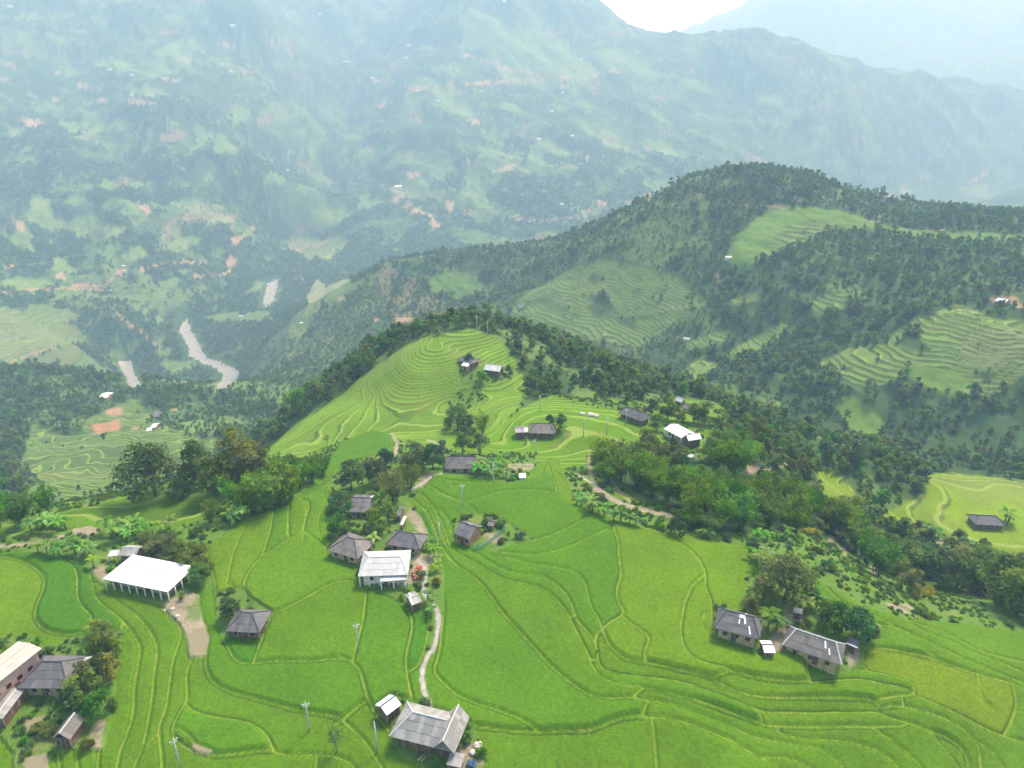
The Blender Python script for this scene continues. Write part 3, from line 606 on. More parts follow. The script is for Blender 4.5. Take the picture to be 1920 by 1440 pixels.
C[m] = tc[tid[m]] * kk[:, None] * (.86 + .28 * strip)[:, None] * np.where(strip > .7, 1, 1)[:, None]
old = sstep(.15, .6, fbm(XX[m], YY[m], 60, 2, 97)) * (tid[m] != 2)
C[m] = mix(C[m], np.array((.17, .20, .06)), old * .5)
# paddies: each has its own shade
PAL = {'g': (.065, .163, .0008), 'y': (.090, .176, .0008), 'd': (.047, .140, .0012), 'o': (.104, .170, .0015), 'm': (.077, .168, .0008)}
pad_c = np.zeros((np_ + 1, 3)); rr2 = np.random.default_rng(3)
for k in range(1, np_ + 1): pad_c[k] = np.array(PAL['g']) * (1 - (q := rr2.random())) + np.array(PAL['y']) * q
for px, py, s_ in [(30,1130,'y'),(100,1110,'d'),(160,1120,'d'),(255,1240,'o'),(225,1260,'d'),(285,1250,'m'),(330,1200,'g'),(300,1140,'d'),(405,1150,'d'),(408,1060,'y'),(470,1060,'y'),(560,1060,'m'),(540,1050,'m'),(590,1160,'m'),(450,1210,'d'),
                   (560,1290,'g'),(430,1360,'g'),(700,1190,'g'),(780,1200,'d'),(880,1180,'d'),(950,1290,'g'),(1000,1150,'m'),(1060,1100,'m'),(1100,1050,'g'),(1200,1090,'y'),(1300,1080,'y'),(1360,1100,'y'),(1200,1190,'y'),(980,970,'y'),(1020,930,'g'),
                   (1700,1260,'o'),(1760,1330,'o'),(1850,1330,'o'),(1900,1340,'o'),(1100,1400,'d'),(1300,1400,'d'),(1400,1300,'g'),(1560,1250,'d'),(1500,1270,'y'),(820,960,'g'),(800,990,'d'),(680,840,'g'),(620,930,'g'),(480,990,'y'),(1450,1200,'g'),(600,1390,'m'),(1850,1220,'y'),(1750,1200,'m')]:
    p = ground_hit(px, py); i = np.searchsorted(rows, np.hypot(p[0], p[1])); j = np.searchsorted(cols, math.atan2(p[0], p[1]))
    if LAB[i, j]: pad_c[LAB[i, j]] = np.array(PAL[s_]) * (.95 + .1 * rr2.random())
m = lev
kk = 1 + .16 * fbm(XX[m], YY[m], 18, 4, 101) + .22 * fbm(XX[m], YY[m], 1.1, 2, 103)
yel = sstep(.2, .8, fbm(XX[m], YY[m], 22, 3, 105))
C[m] = mix(pad_c[LAB[m]], np.array(PAL['y']), yel * .25) * kk[:, None]
m = (cls == RICE) & ~lev
C[m] = (.075, .165, .01)
# paths
pc = PDc < 1; C[pc] = np.array((.34, .325, .28)) * (1 + .25 * fbm(XX[pc], YY[pc], 2, 2, 111))[:, None]
pe = PDe < 1; C[pe] = np.array((.27, .235, .165)) * (1 + .3 * fbm(XX[pe], YY[pe], 3, 2, 113))[:, None]
Cb = blur(C, 1); soft = (~pc & ~pe & (RR < 900))[..., None]; C = np.where(soft, Cb, C)
TMK = tw * (cls == TERR)
_m = (cls == FIELD) | ((cls == ROUGH) & (RR > 520) & (fbm(XX, YY, 150, 2, 141) > .05)); TMK = np.where(_m & (RR > 520), .55, TMK); TC = np.where(_m, (zb0 + 3 * fbm(XX, YY, 60, 2, 53)) / np.where(RR > 1500, 5.5, 3.0), TC)
# ------------------------------------------------------------------ materials
MATS = {}
def new_mat(name):
    m = bpy.data.materials.new(name); m.use_nodes = True; MATS[name] = m
    nt = m.node_tree; b = nt.nodes["Principled BSDF"]; b.inputs['Specular IOR Level'].default_value = .25
    return m, nt, b
def nd(nt, t, **kw):
    n_ = nt.nodes.new(t)
    for k, v in kw.items(): setattr(n_, k, v)
    return n_
def mth(nt, op, a, b=None, c=None):
    n_ = nd(nt, "ShaderNodeMath", operation=op)
    for i, v in enumerate((a, b, c)):
        if v is None: continue
        if isinstance(v, (int, float)): n_.inputs[i].default_value = v
        else: nt.links.new(v, n_.inputs[i])
    return n_.outputs[0]
def mixc(nt, f, a, b):
    n_ = nd(nt, "ShaderNodeMix", data_type='RGBA'); 
    for i, v in ((0, f), (6, a), (7, b)):
        if isinstance(v, tuple): n_.inputs[i].default_value = (*v, 1)
        elif isinstance(v, (int, float)): n_.inputs[i].default_value = v
        else: nt.links.new(v, n_.inputs[i])
    return n_.outputs[2]
def smooth(nt, lo, hi, v):
    n_ = nd(nt, "ShaderNodeMapRange", interpolation_type='SMOOTHSTEP'); n_.inputs[1].default_value = lo; n_.inputs[2].default_value = hi
    nt.links.new(v, n_.inputs[0]); return n_.outputs[0]
def noise(nt, scale, detail=3, rough=.6, vec=None):
    n_ = nd(nt, "ShaderNodeTexNoise"); n_.inputs['Scale'].default_value = scale; n_.inputs['Detail'].default_value = detail; n_.inputs['Roughness'].default_value = rough
    if vec is not None: nt.links.new(vec, n_.inputs['Vector'])
    return n_.outputs[0]
def bumped(nt, b, h, strength, dist):
    n_ = nd(nt, "ShaderNodeBump"); n_.inputs['Strength'].default_value = strength; n_.inputs['Distance'].default_value = dist
    nt.links.new(h, n_.inputs['Height']); nt.links.new(n_.outputs[0], b.inputs['Normal'])

gm, nt, b = new_mat("ground")
at = lambda nm: nd(nt, "ShaderNodeAttribute", attribute_name=nm)
pos = nd(nt, "ShaderNodeNewGeometry").outputs[0]
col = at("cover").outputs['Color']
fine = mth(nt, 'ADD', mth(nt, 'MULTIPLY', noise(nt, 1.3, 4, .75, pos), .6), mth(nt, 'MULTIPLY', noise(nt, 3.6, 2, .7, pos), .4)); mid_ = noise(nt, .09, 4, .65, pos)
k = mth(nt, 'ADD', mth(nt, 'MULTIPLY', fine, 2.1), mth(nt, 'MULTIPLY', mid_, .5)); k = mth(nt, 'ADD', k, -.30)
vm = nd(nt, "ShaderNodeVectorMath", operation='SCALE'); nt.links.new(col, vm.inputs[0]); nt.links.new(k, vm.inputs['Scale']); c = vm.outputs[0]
# contour terraces: pale grassy rim, rough riser
t = mth(nt, 'FRACT', at("terrace").outputs['Fac']); tm = at("terraced").outputs['Fac']
rim = mth(nt, 'MULTIPLY', mth(nt, 'SUBTRACT', 1.0, smooth(nt, .10, .20, t)), tm)
riser = mth(nt, 'MULTIPLY', smooth(nt, .80, .88, t), tm)
c = mixc(nt, mth(nt, 'MULTIPLY', rim, .62), c, (.25, .33, .065))
br = noise(nt, .05, 2, .5, pos)
rc = mixc(nt, smooth(nt, .5, .62, br), (.050, .105, .018), (.17, .15, .06))
c = mixc(nt, mth(nt, 'MULTIPLY', riser, .55), c, rc)
# banks of the near paddies: cut grass on top, painted shade along lower foot
bd = at("bank").outputs['Fac']; lo = at("bank_foot_shade").outputs['Fac']
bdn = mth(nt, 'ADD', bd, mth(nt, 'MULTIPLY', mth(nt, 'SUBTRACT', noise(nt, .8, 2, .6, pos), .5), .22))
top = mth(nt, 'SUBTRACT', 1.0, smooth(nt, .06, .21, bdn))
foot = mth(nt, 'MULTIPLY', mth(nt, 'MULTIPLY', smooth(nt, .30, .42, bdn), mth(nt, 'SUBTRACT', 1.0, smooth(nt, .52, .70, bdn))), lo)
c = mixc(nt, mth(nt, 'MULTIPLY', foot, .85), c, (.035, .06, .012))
bt = mixc(nt, smooth(nt, .46, .66, noise(nt, .12, 3, .6, pos)), (.19, .30, .022), (.27, .27, .06))
c = mixc(nt, mth(nt, 'MULTIPLY', top, .72), c, bt)
nt.links.new(c, b.inputs['Base Color']); b.inputs['Roughness'].default_value = .9; b.inputs['Specular IOR Level'].default_value = .12
bumped(nt, b, noise(nt, 2.2, 4, .7, pos), .55, .35)

wm, nt, b = new_mat("river_water")
pos = nd(nt, "ShaderNodeNewGeometry").outputs[0]
nt.links.new(mixc(nt, noise(nt, .05, 3, .6, pos), (.23, .222, .205), (.30, .287, .265)), b.inputs['Base Color']); b.inputs['Roughness'].default_value = .35
bumped(nt, b, noise(nt, .4, 3, .6, pos), .2, .3)
pm, nt, b = new_mat("pond_water")
b.inputs['Base Color'].default_value = (.23, .20, .12, 1); b.inputs['Roughness'].default_value = .2

# ------------------------------------------------------------------ the ground sheet, cut where paddies, paths, pond and river begin
V = np.stack([XX, YY, zfin + CZ], -1).reshape(-1, 3).astype(np.float32)
e1 = np.roll(V.reshape(NR, NC, 3), -1, 1) - np.roll(V.reshape(NR, NC, 3), 1, 1); e2 = np.empty_like(e1)
V3 = V.reshape(NR, NC, 3); e1[:, 0] = V3[:, 1] - V3[:, 0]; e1[:, -1] = V3[:, -1] - V3[:, -2]
e2[1:-1] = V3[2:] - V3[:-2]; e2[0] = V3[1] - V3[0]; e2[-1] = V3[-1] - V3[-2]
NN = np.cross(e1, e2).reshape(-1, 3); NN /= np.maximum(np.linalg.norm(NN, axis=1, keepdims=True), 1e-9)
fi = np.arange((NR - 1) * (NC - 1)); fa = (fi // (NC - 1)) * NC + fi % (NC - 1)
FACES = np.stack([fa, fa + 1, fa + 1 + NC, fa + NC], -1)
vid = np.zeros(NR * NC, np.int32)                     # 0 hillside, 1 far mountains, 2 river, 3 footpath, 4 track, 5 pond, 10+ paddies
vid[(RR > 1750).ravel() & (zb0 > -456).ravel()] = 1
vid[(cls == RIVER).ravel()] = 2
vid[LAB.ravel() > 0] = 9 + LAB.ravel()[LAB.ravel() > 0]
vid[(PDe < 1).ravel()] = 4; vid[(PDc < 1).ravel()] = 3; vid[(cls == POND).ravel()] = 5
fid = vid[FACES[:, 0]]
ATT = {"terrace": TC, "terraced": TMK, "bank": np.where(lev, BD, 9), "bank_foot_shade": blur(low, 1)}
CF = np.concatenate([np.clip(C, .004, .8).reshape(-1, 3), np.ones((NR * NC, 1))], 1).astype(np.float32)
order = np.argsort(fid, kind='stable'); bounds = np.flatnonzero(np.diff(fid[order])) + 1
for grp in np.split(order, bounds):
    k = int(fid[grp[0]])
    if k >= 10 and len(grp) < 12: continue
    f = FACES[grp]; used, inv = np.unique(f, return_inverse=True); inv = inv.reshape(f.shape).astype(np.int32)
    nm = {0: "hillside", 1: "mountain", 2: "river", 3: "footpath", 4: "dirt_track", 5: "pond"}.get(k, "rice_paddy")
    me = bpy.data.meshes.new(nm)
    me.vertices.add(len(used)); me.vertices.foreach_set("co", V[used].ravel())
    me.loops.add(inv.size); me.loops.foreach_set("vertex_index", inv.ravel())
    me.polygons.add(len(inv)); me.polygons.foreach_set("loop_start", np.arange(0, inv.size, 4, dtype=np.int32))
    me.update(calc_edges=True)
    me.polygons.foreach_set("use_smooth", np.ones(len(inv), bool))
    me.normals_split_custom_set_from_vertices(NN[used])
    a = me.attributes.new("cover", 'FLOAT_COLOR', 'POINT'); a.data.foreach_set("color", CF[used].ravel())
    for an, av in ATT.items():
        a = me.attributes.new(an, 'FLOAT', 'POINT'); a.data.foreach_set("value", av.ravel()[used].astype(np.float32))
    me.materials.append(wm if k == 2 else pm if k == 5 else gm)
    ob = bpy.data.objects.new(nm, me); COL.objects.link(ob); ob["kind"] = "structure"
# ------------------------------------------------------------------ helpers for things
class MB:
    def __init__(s): s.v = []; s.f = []; s.tone = []; s.t = .5
    def quad(s, *p):
        n0 = len(s.v); s.v += [tuple(q) for q in p]; s.f.append(tuple(range(n0, n0 + len(p)))); s.tone += [s.t] * len(p)
    def box(s, x0, x1, y0, y1, z0, z1):
        n0 = len(s.v); s.v += [(x, y, z) for z in (z0, z1) for x, y in ((x0, y0), (x1, y0), (x1, y1), (x0, y1))]
        s.f += [tuple(n0 + i for i in q) for q in ((3,2,1,0),(4,5,6,7),(0,1,5,4),(1,2,6,5),(2,3,7,6),(3,0,4,7))]; s.tone += [s.t] * 8
    def tube(s, path, radii, sides=6, cap=True):
        path = [Vector(p) for p in path]; n0 = len(s.v)
        for i, p in enumerate(path):
            d = (path[min(i + 1, len(path) - 1)] - path[max(i - 1, 0)]).normalized(); a = d.orthogonal().normalized(); b_ = d.cross(a)
            r_ = radii[i] if isinstance(radii, (list, tuple)) else radii
            for k in range(sides):
                an = 2 * math.pi * k / sides; s.v.append(tuple(p + (a * math.cos(an) + b_ * math.sin(an)) * r_)); s.tone.append(s.t)
        for i in range(len(path) - 1):
            for k in range(sides):
                a0 = n0 + i * sides + k; a1 = n0 + i * sides + (k + 1) % sides; s.f.append((a0, a1, a1 + sides, a0 + sides))
        if cap:
            s.f.append(tuple(n0 + (len(path) - 1) * sides + k for k in range(sides))); s.f.append(tuple(n0 + k for k in reversed(range(sides))))
    def slab(s, poly, nrm, th):        # a flat polygon given thickness
        n_ = Vector(nrm).normalized() * th; k = len(poly); n0 = len(s.v)
        s.v += [tuple(p) for p in poly] + [tuple(Vector(p) + n_) for p in poly]; s.tone += [s.t] * (2 * k)
        s.f.append(tuple(n0 + i for i in reversed(range(k)))); s.f.append(tuple(n0 + k + i for i in range(k)))
        for i in range(k): s.f.append((n0 + i, n0 + (i + 1) % k, n0 + k + (i + 1) % k, n0 + k + i))
    def mesh(s, name, mat, smooth=False):
        me = bpy.data.meshes.new(name); me.from_pydata(s.v, [], s.f); me.update()
        a = me.attributes.new("tone", 'FLOAT', 'POINT'); a.data.foreach_set("value", np.array(s.tone, np.float32))
        if smooth: me.polygons.foreach_set("use_smooth", np.ones(len(me.polygons), bool))
        me.materials.append(MATS[mat] if isinstance(mat, str) else mat); return me
    def build(s, name, mat, parent=None, smooth=False, loc=None):
        return put_obj(name, s.mesh(name, mat, smooth), parent, loc)
def put_obj(name, me, parent=None, loc=None, rz=None, sc=None):
    o = bpy.data.objects.new(name, me); COL.objects.link(o)
    if parent: o.parent = parent
    if loc is not None: o.location = loc
    if rz is not None: o.rotation_euler = (0, 0, rz)
    if sc is not None: o.scale = (sc, sc, sc) if isinstance(sc, (int, float)) else sc
    return o
def thing(name, label, cat, loc, rz=0.0, group=None, sc=1.0):
    o = put_obj(name, None, None, loc, rz, sc); tag(o, label, cat, group); return o
def tag(o, label, cat, group=None):
    o["label"] = label; o["category"] = cat
    if group: o["group"] = group

# ------------------------------------------------------------------ plant materials
def leaf_mat(name, dark, light, transl=.48, spread=.17):
    m, nt, b = new_mat(name)
    oi = nd(nt, "ShaderNodeObjectInfo"); tn = nd(nt, "ShaderNodeAttribute", attribute_name="tone").outputs['Fac']
    c = mixc(nt, tn, dark, light)
    hs = nd(nt, "ShaderNodeHueSaturation"); nt.links.new(c, hs.inputs['Color'])
    r_ = oi.outputs['Random']
    nt.links.new(mth(nt, 'ADD', mth(nt, 'MULTIPLY', r_, .07), .465), hs.inputs['Hue'])
    r2 = mth(nt, 'FRACT', mth(nt, 'MULTIPLY', r_, 17.31)); r3 = mth(nt, 'FRACT', mth(nt, 'MULTIPLY', r_, 47.7))
    nt.links.new(mth(nt, 'ADD', mth(nt, 'MULTIPLY', r2, spread * 4), 1.12 - spread * 2), hs.inputs['Value'])
    nt.links.new(mth(nt, 'ADD', mth(nt, 'MULTIPLY', r3, .35), .95), hs.inputs['Saturation'])
    c = hs.outputs[0]
    nt.links.new(c, b.inputs['Base Color']); b.inputs['Roughness'].default_value = .6; b.inputs['Specular IOR Level'].default_value = .2
    tr = nd(nt, "ShaderNodeBsdfTranslucent"); nt.links.new(c, tr.inputs[0])
    mx = nd(nt, "ShaderNodeMixShader"); mx.inputs[0].default_value = transl
    nt.links.new(b.outputs[0], mx.inputs[1]); nt.links.new(tr.outputs[0], mx.inputs[2]); nt.links.new(mx.outputs[0], nt.nodes["Material Output"].inputs['Surface'])
leaf_mat("leaf_dark", (.050, .104, .027), (.165, .255, .064))
leaf_mat("leaf_far", (.045, .092, .028), (.110, .180, .052), .5, .10)
leaf_mat("leaf_olive", (.055, .098, .024), (.190, .245, .065))
leaf_mat("leaf_blue", (.036, .092, .036), (.120, .215, .085))
leaf_mat("leaf_bright", (.058, .155, .016), (.185, .335, .042))
leaf_mat("leaf_yellow", (.110, .180, .020), (.260, .310, .030))
leaf_mat("leaf_bamboo", (.030, .088, .016), (.180, .320, .050))
leaf_mat("leaf_banana", (.070, .185, .030), (.210, .340, .085), .4)
leaf_mat("leaf_flower", (.22, .25, .02), (.50, .47, .03))
def flat_mat(name, rgb, rough=.8, nscale=None, rgb2=None, spec=.2):
    m, nt, b = new_mat(name); b.inputs['Roughness'].default_value = rough; b.inputs['Specular IOR Level'].default_value = spec
    if nscale:
        tcn = nd(nt, "ShaderNodeTexCoord").outputs['Object']; nt.links.new(mixc(nt, smooth(nt, .35, .65, noise(nt, nscale, 4, .65, tcn)), rgb, rgb2), b.inputs['Base Color'])
    else: b.inputs['Base Color'].default_value = (*rgb, 1)
    return m, nt, b
flat_mat("bark", (.13, .10, .075), .9, 2.0, (.20, .17, .13)); flat_mat("bark_pale", (.34, .31, .26), .9, 2.0, (.20, .18, .15)); flat_mat("culm", (.14, .18, .06), .6, 1.0, (.22, .22, .10))

# ------------------------------------------------------------------ plant shapes
def leaf_mesh(name, cen, size, mat, rs, aspect=.55, droop=0.0, tone=None, out=None):
    n_ = len(cen)
    nrm = rs.normal(size=(n_, 3)); nrm[:, 2] = np.abs(nrm[:, 2]) + .35
    if out is not None: nrm += out * .9
    nrm /= np.linalg.norm(nrm, axis=1, keepdims=True)
    a = np.cross(nrm, rs.normal(size=(n_, 3))); a /= np.linalg.norm(a, axis=1, keepdims=True)
    a[:, 2] -= droop; a /= np.linalg.norm(a, axis=1, keepdims=True)
    b_ = np.cross(nrm, a); b_ /= np.maximum(np.linalg.norm(b_, axis=1, keepdims=True), 1e-6)
    s_ = (size * rs.uniform(.65, 1.3, n_))[:, None]
    v = np.stack([cen - a * s_, cen + b_ * s_ * aspect + nrm * s_ * .15, cen + a * s_, cen - b_ * s_ * aspect + nrm * s_ * .15], 1).reshape(-1, 3).astype(np.float32)
    me = bpy.data.meshes.new(name); me.vertices.add(len(v)); me.vertices.foreach_set("co", v.ravel())
    me.loops.add(len(v)); me.loops.foreach_set("vertex_index", np.arange(len(v), dtype=np.int32))
    me.polygons.add(n_); me.polygons.foreach_set("loop_start", np.arange(0, len(v), 4, dtype=np.int32)); me.update(calc_edges=True)
    tone = np.clip(tone, 0, 1) if tone is not None else np.full(n_, .5)
    at_ = me.attributes.new("tone", 'FLOAT', 'POINT'); at_.data.foreach_set("value", np.repeat(tone, 4).astype(np.float32))
    me.materials.append(MATS[mat]); return me
def crown_points(rs, blobs, count):
    w = np.array([b_[3] ** 2 for b_ in blobs]); pick = rs.choice(len(blobs), count, p=w / w.sum()); B = np.array(blobs)[pick]
    d = rs.normal(size=(count, 3)); d /= np.linalg.norm(d, axis=1, keepdims=True); d[:, 2] = np.where(d[:, 2] < -.55, -d[:, 2] * .6, d[:, 2])
    rr_ = B[:, 3] * rs.uniform(.25, 1, count) ** .42 * (1 + .16 * rs.normal(size=count))
    cen = B[:, :3] + d * rr_[:, None] * np.array([1, 1, .8])
    bt_ = rs.uniform(0, 1, len(blobs))[pick]
    return cen, d, np.clip(.55 * bt_ + .45 * rs.uniform(0, 1, count), 0, 1)
def broadleaf(seed, mat, W=7.0, Hh=8.0, leaves=1500, lsize=.30, trunk='bark', lobes=22, low=.14):
    rs = np.random.default_rng(seed); blobs = []; ends = []
    for i in range(lobes):
        a = rs.uniform(0, 6.283); q = math.sqrt(rs.uniform(0, 1)); z_ = rs.uniform(low, .95); rad = W / 2 * .80 * q * (1 - .75 * max(0, (z_ - .55) / .45) ** 1.4)
        p = (rad * math.cos(a), rad * math.sin(a), Hh * z_, W * rs.uniform(.11, .21)); blobs.append(p); ends.append(p)
    cen, d, tn = crown_points(rs, blobs, leaves)
    crown = leaf_mesh("crown", cen, lsize, mat, rs, tone=tn, out=d)
    mb = MB(); th = max(.12, Hh * .024); top = Vector((rs.uniform(-.3, .3), rs.uniform(-.3, .3), Hh * .55))
    mb.tube([(0, 0, -.6), (top.x * .3, top.y * .3, Hh * .22), tuple(top), (top.x * 1.2, top.y * 1.2, Hh * .8)], [th * 1.25, th, th * .7, th * .25], 7)
    for p in ends[::2]:
        s0 = Vector((top.x * .5, top.y * .5, Hh * rs.uniform(.25, .5))); m_ = s0.lerp(Vector(p[:3]), .5) + Vector((0, 0, -.25)); mb.tube([tuple(s0), tuple(m_), p[:3]], [th * .45, th * .3, th * .1], 5)
    return crown, mb.mesh("trunk", trunk, True)
def bamboo(seed, mat, W=6.0, Hh=9.0, culms=20, per=95, lsize=.32, droop=.7):
    rs = np.random.default_rng(seed); cen = []; tn = []; mb = MB()
    for i in range(culms):
        a = rs.uniform(0, 6.283); h = Hh * rs.uniform(.62, 1.0); reach = W / 2 * rs.uniform(.35, 1.05); bx, by = .5 * math.cos(a) * rs.uniform(0, 1.4), .5 * math.sin(a) * rs.uniform(0, 1.4)
        path = []
        for k in range(9):
            t_ = k / 8; path.append((bx + math.cos(a) * reach * t_ ** 2.1, by + math.sin(a) * reach * t_ ** 2.1, h * (t_ - .22 * t_ ** 4)))
        mb.tube([path[0]] + path[2::2], [.055, .05, .045, .03, .015], 4)
        t_ = rs.uniform(.18, 1, per) ** .75; P = np.array(path); kk_ = np.clip((t_ * 8).astype(int), 0, 7); fr = (t_ * 8 - kk_)[:, None]
        c_ = P[kk_] * (1 - fr) + P[kk_ + 1] * fr; c_ += rs.normal(size=(per, 3)) * (.22 + .30 * np.sin(t_ * 3.0))[:, None] * W / 6
        cen.append(c_); tn.append(np.clip(.05 + .55 * rs.uniform(0, 1) + .45 * t_ * rs.uniform(.2, 1, per), 0, 1))
    return leaf_mesh("foliage", np.concatenate(cen), lsize, mat, rs, aspect=.42, droop=droop, tone=np.concatenate(tn)), mb.mesh("stem", "culm", True)
def banana(seed, n_leaf=10, length=2.3):
    rs = np.random.default_rng(seed); mb = MB(); st_ = MB(); hs_ = rs.uniform(1.5, 2.6)
    st_.tube([(0, 0, -.4), (0, 0, hs_ * .6), (.03, .02, hs_)], [.17, .14, .09], 6)
    for i in range(n_leaf):
        a = i * 2.4 + rs.uniform(-.4, .4); L_ = length * rs.uniform(.75, 1.15); el = rs.uniform(.45, 1.25); P = []; x = 0; z_ = hs_; e = el
        for k in range(7): P.append((x, z_)); x += L_ / 6 * math.cos(e); z_ += L_ / 6 * math.sin(e); e -= rs.uniform(.26, .40)
        wd = [.06, .24, .36, .38, .33, .22, .03]; mb.t = float(np.clip(rs.uniform(.2, 1), 0, 1)); ca, sa = math.cos(a), math.sin(a)
        for k in range(6):
            for sg in (-1, 1):
                q = []
                for kk_, w in ((k, 0), (k + 1, 0), (k + 1, 1), (k, 1)):
                    px_, pz_ = P[kk_]; y_ = sg * wd[kk_] * w; q.append((px_ * ca - y_ * sa, px_ * sa + y_ * ca, pz_ - .14 * w * (wd[kk_] / .38)))
                mb.quad(*(q if sg > 0 else q[::-1]))
    return mb.mesh("foliage", "leaf_banana"), st_.mesh("stem", "culm", True)
def shrub(seed, mat, leaves=420, W=2.6, Hh=1.9, lsize=.2):
    rs = np.random.default_rng(seed); blobs = [(rs.uniform(-.5, .5) * W * .65, rs.uniform(-.5, .5) * W * .65, Hh * rs.uniform(.15, .72), W * rs.uniform(.14, .26)) for _ in range(11)]
    cen, d, tn = crown_points(rs, blobs, leaves); mb = MB()
    for p in blobs[::3]: mb.tube([(0, 0, -.3), (p[0] * .4, p[1] * .4, p[2] * .5), p[:3]], [.07, .05, .02], 4)
    return leaf_mesh("foliage", cen, lsize, mat, rs, tone=tn, out=d), mb.mesh("stem", "bark", True)
def wood_tree(seed, mat, W=6.0, Hh=7.5, leaves=210):         # a whole tree of the woods in one mesh (crown and trunk faces)
    cr, tr = broadleaf(seed, mat, W, Hh, leaves, .62, 'bark', 12, .25)
    bm = bmesh.new(); bm.from_mesh(cr); bm.from_mesh(tr)
    nf = len(cr.polygons)
    for i, f in enumerate(bm.faces): f.material_index = 0 if i < nf else 1
    me = bpy.data.meshes.new("wood_tree"); bm.to_mesh(me); bm.free(); me.materials.append(MATS[mat]); me.materials.append(MATS["bark"]); return me

KIND = {}                                                     # kind -> list of (crown mesh, trunk mesh, width, height)
def reg(k, W, Hh, pair): KIND.setdefault(k, []).append((*pair, W, Hh))
for s_ in range(3):
    reg('olive', 7, 7.5, broadleaf(10 + s_, 'leaf_olive', 7, 7.5)); reg('dark', 7, 7.5, broadleaf(20 + s_, 'leaf_dark', 7, 7.5)); reg('blue', 6, 6.0, broadleaf(30 + s_, 'leaf_blue', 6, 6, 1300, .28, 'bark', 18, .2))
    reg('bright', 6, 6.5, broadleaf(40 + s_, 'leaf_bright', 6, 6.5, 1300, .28, 'bark', 20, .2)); reg('bamboo', 7, 9, bamboo(50 + s_, 'leaf_bamboo', 7, 9)); reg('bamboo_light', 6, 8, bamboo(60 + s_, 'leaf_bright', 6, 8, 16, 85))
    reg('shrub', 2.6, 1.9, shrub(70 + s_, ['leaf_bright', 'leaf_olive', 'leaf_bamboo'][s_])); reg('shrub', 2.8, 2.1, shrub(75 + s_, ['leaf_blue', 'leaf_bright', 'leaf_olive'][s_]))
for s_ in range(5): reg('banana', 4.0, 3.6, banana(80 + s_))
reg('tall', 8, 11, broadleaf(90, 'leaf_olive', 8, 11, 1900, .30, 'bark_pale', 26, .12)); reg('yellow', 4, 5, broadleaf(91, 'leaf_yellow', 4, 5, 800, .24, 'bark', 16, .15)); reg('willow', 6, 7, bamboo(92, 'leaf_olive', 6, 7, 16, 90, .26, 1.3))
reg('weeping', 5, 7, bamboo(93, 'leaf_yellow', 5, 7, 13, 80, .26, 1.3)); reg('flower', 2.4, 1.6, shrub(94, 'leaf_flower', 320, 2.4, 1.6)); reg('thin', 5, 8, broadleaf(95, 'leaf_dark', 4.5, 8, 260, .25, 'bark_pale', 12, .5))
reg('greygreen', 9, 8, broadleaf(96, 'leaf_olive', 9, 8, 2300, .27, 'bark', 34, .2))
NAMES = {'olive': 'broadleaf_tree', 'dark': 'broadleaf_tree', 'blue': 'broadleaf_tree', 'bright': 'broadleaf_tree', 'tall': 'broadleaf_tree', 'yellow': 'broadleaf_tree', 'greygreen': 'broadleaf_tree', 'thin': 'broadleaf_tree',
         'willow': 'bamboo_clump', 'bamboo': 'bamboo_clump', 'bamboo_light': 'bamboo_clump', 'weeping': 'bamboo_clump', 'shrub': 'shrub', 'flower': 'shrub', 'banana': 'banana_plant'}
CATS = {'broadleaf_tree': 'tree', 'bamboo_clump': 'bamboo', 'shrub': 'shrub', 'banana_plant': 'banana plant'}
PLACED = []                                                   # (x, y, radius) kept free of scattered growth
vi = random.Random(5)
def plant(kind, x, y, W, label, group=None, hs=1.0, var=None, quiet=False):
    lst = KIND[kind]; cr, tr, w0, h0 = lst[var % len(lst) if var is not None else vi.randrange(len(lst))]
    s_ = W / w0; nm = NAMES[kind]
    o = thing(nm, label, CATS[nm], (x, y, height_at(x, y) + CZ - .1), vi.uniform(0, 6.28), group, (s_, s_, s_ * hs))
    put_obj(cr.name.split('.')[0], cr, o); put_obj(tr.name.split('.')[0], tr, o)
    if not quiet: PLACED.append((x, y, W * .42))
    return o
def plant_at(kind, px, py, wpx, label, group=None, hs=1.0, var=None):
    p = ground_hit(px, py); W = wpx * np.linalg.norm(p) / F * .97
    return plant(kind, p[0], p[1], W, label, group, hs, var)
# ------------------------------------------------------------------ buildings
def sheet_mat(name, base, alt, stain, rough=.65, spec=.3):
    m, nt, b = new_mat(name); tn = nd(nt, "ShaderNodeAttribute", attribute_name="tone").outputs['Fac']; tcn = nd(nt, "ShaderNodeTexCoord").outputs['Object']
    c = mixc(nt, tn, base, alt); c = mixc(nt, mth(nt, 'MULTIPLY', smooth(nt, .46, .70, noise(nt, .55, 5, .7, tcn)), .55), c, stain)
    nt.links.new(c, b.inputs['Base Color']); b.inputs['Roughness'].default_value = rough; b.inputs['Specular IOR Level'].default_value = spec
    bumped(nt, b, noise(nt, 3, 3, .6, tcn), .25, .05)
sheet_mat("roof_dark", (.105, .105, .112), (.165, .162, .165), (.075, .072, .07)); sheet_mat("roof_brown", (.13, .122, .115), (.19, .178, .165), (.085, .08, .075)); sheet_mat("roof_grey", (.23, .23, .22), (.36, .355, .34), (.16, .17, .165))
sheet_mat("roof_pale", (.40, .41, .41), (.52, .53, .53), (.36, .35, .33)); sheet_mat("roof_white", (.76, .78, .80), (.84, .85, .86), (.66, .66, .65), .5, .35); sheet_mat("roof_concrete", (.47, .42, .36), (.53, .48, .42), (.36, .33, .28), .85, .2)
sheet_mat("patch_white", (.78, .79, .80), (.84, .84, .85), (.6, .6, .6)); sheet_mat("rust", (.33, .13, .07), (.42, .2, .1), (.2, .1, .06))
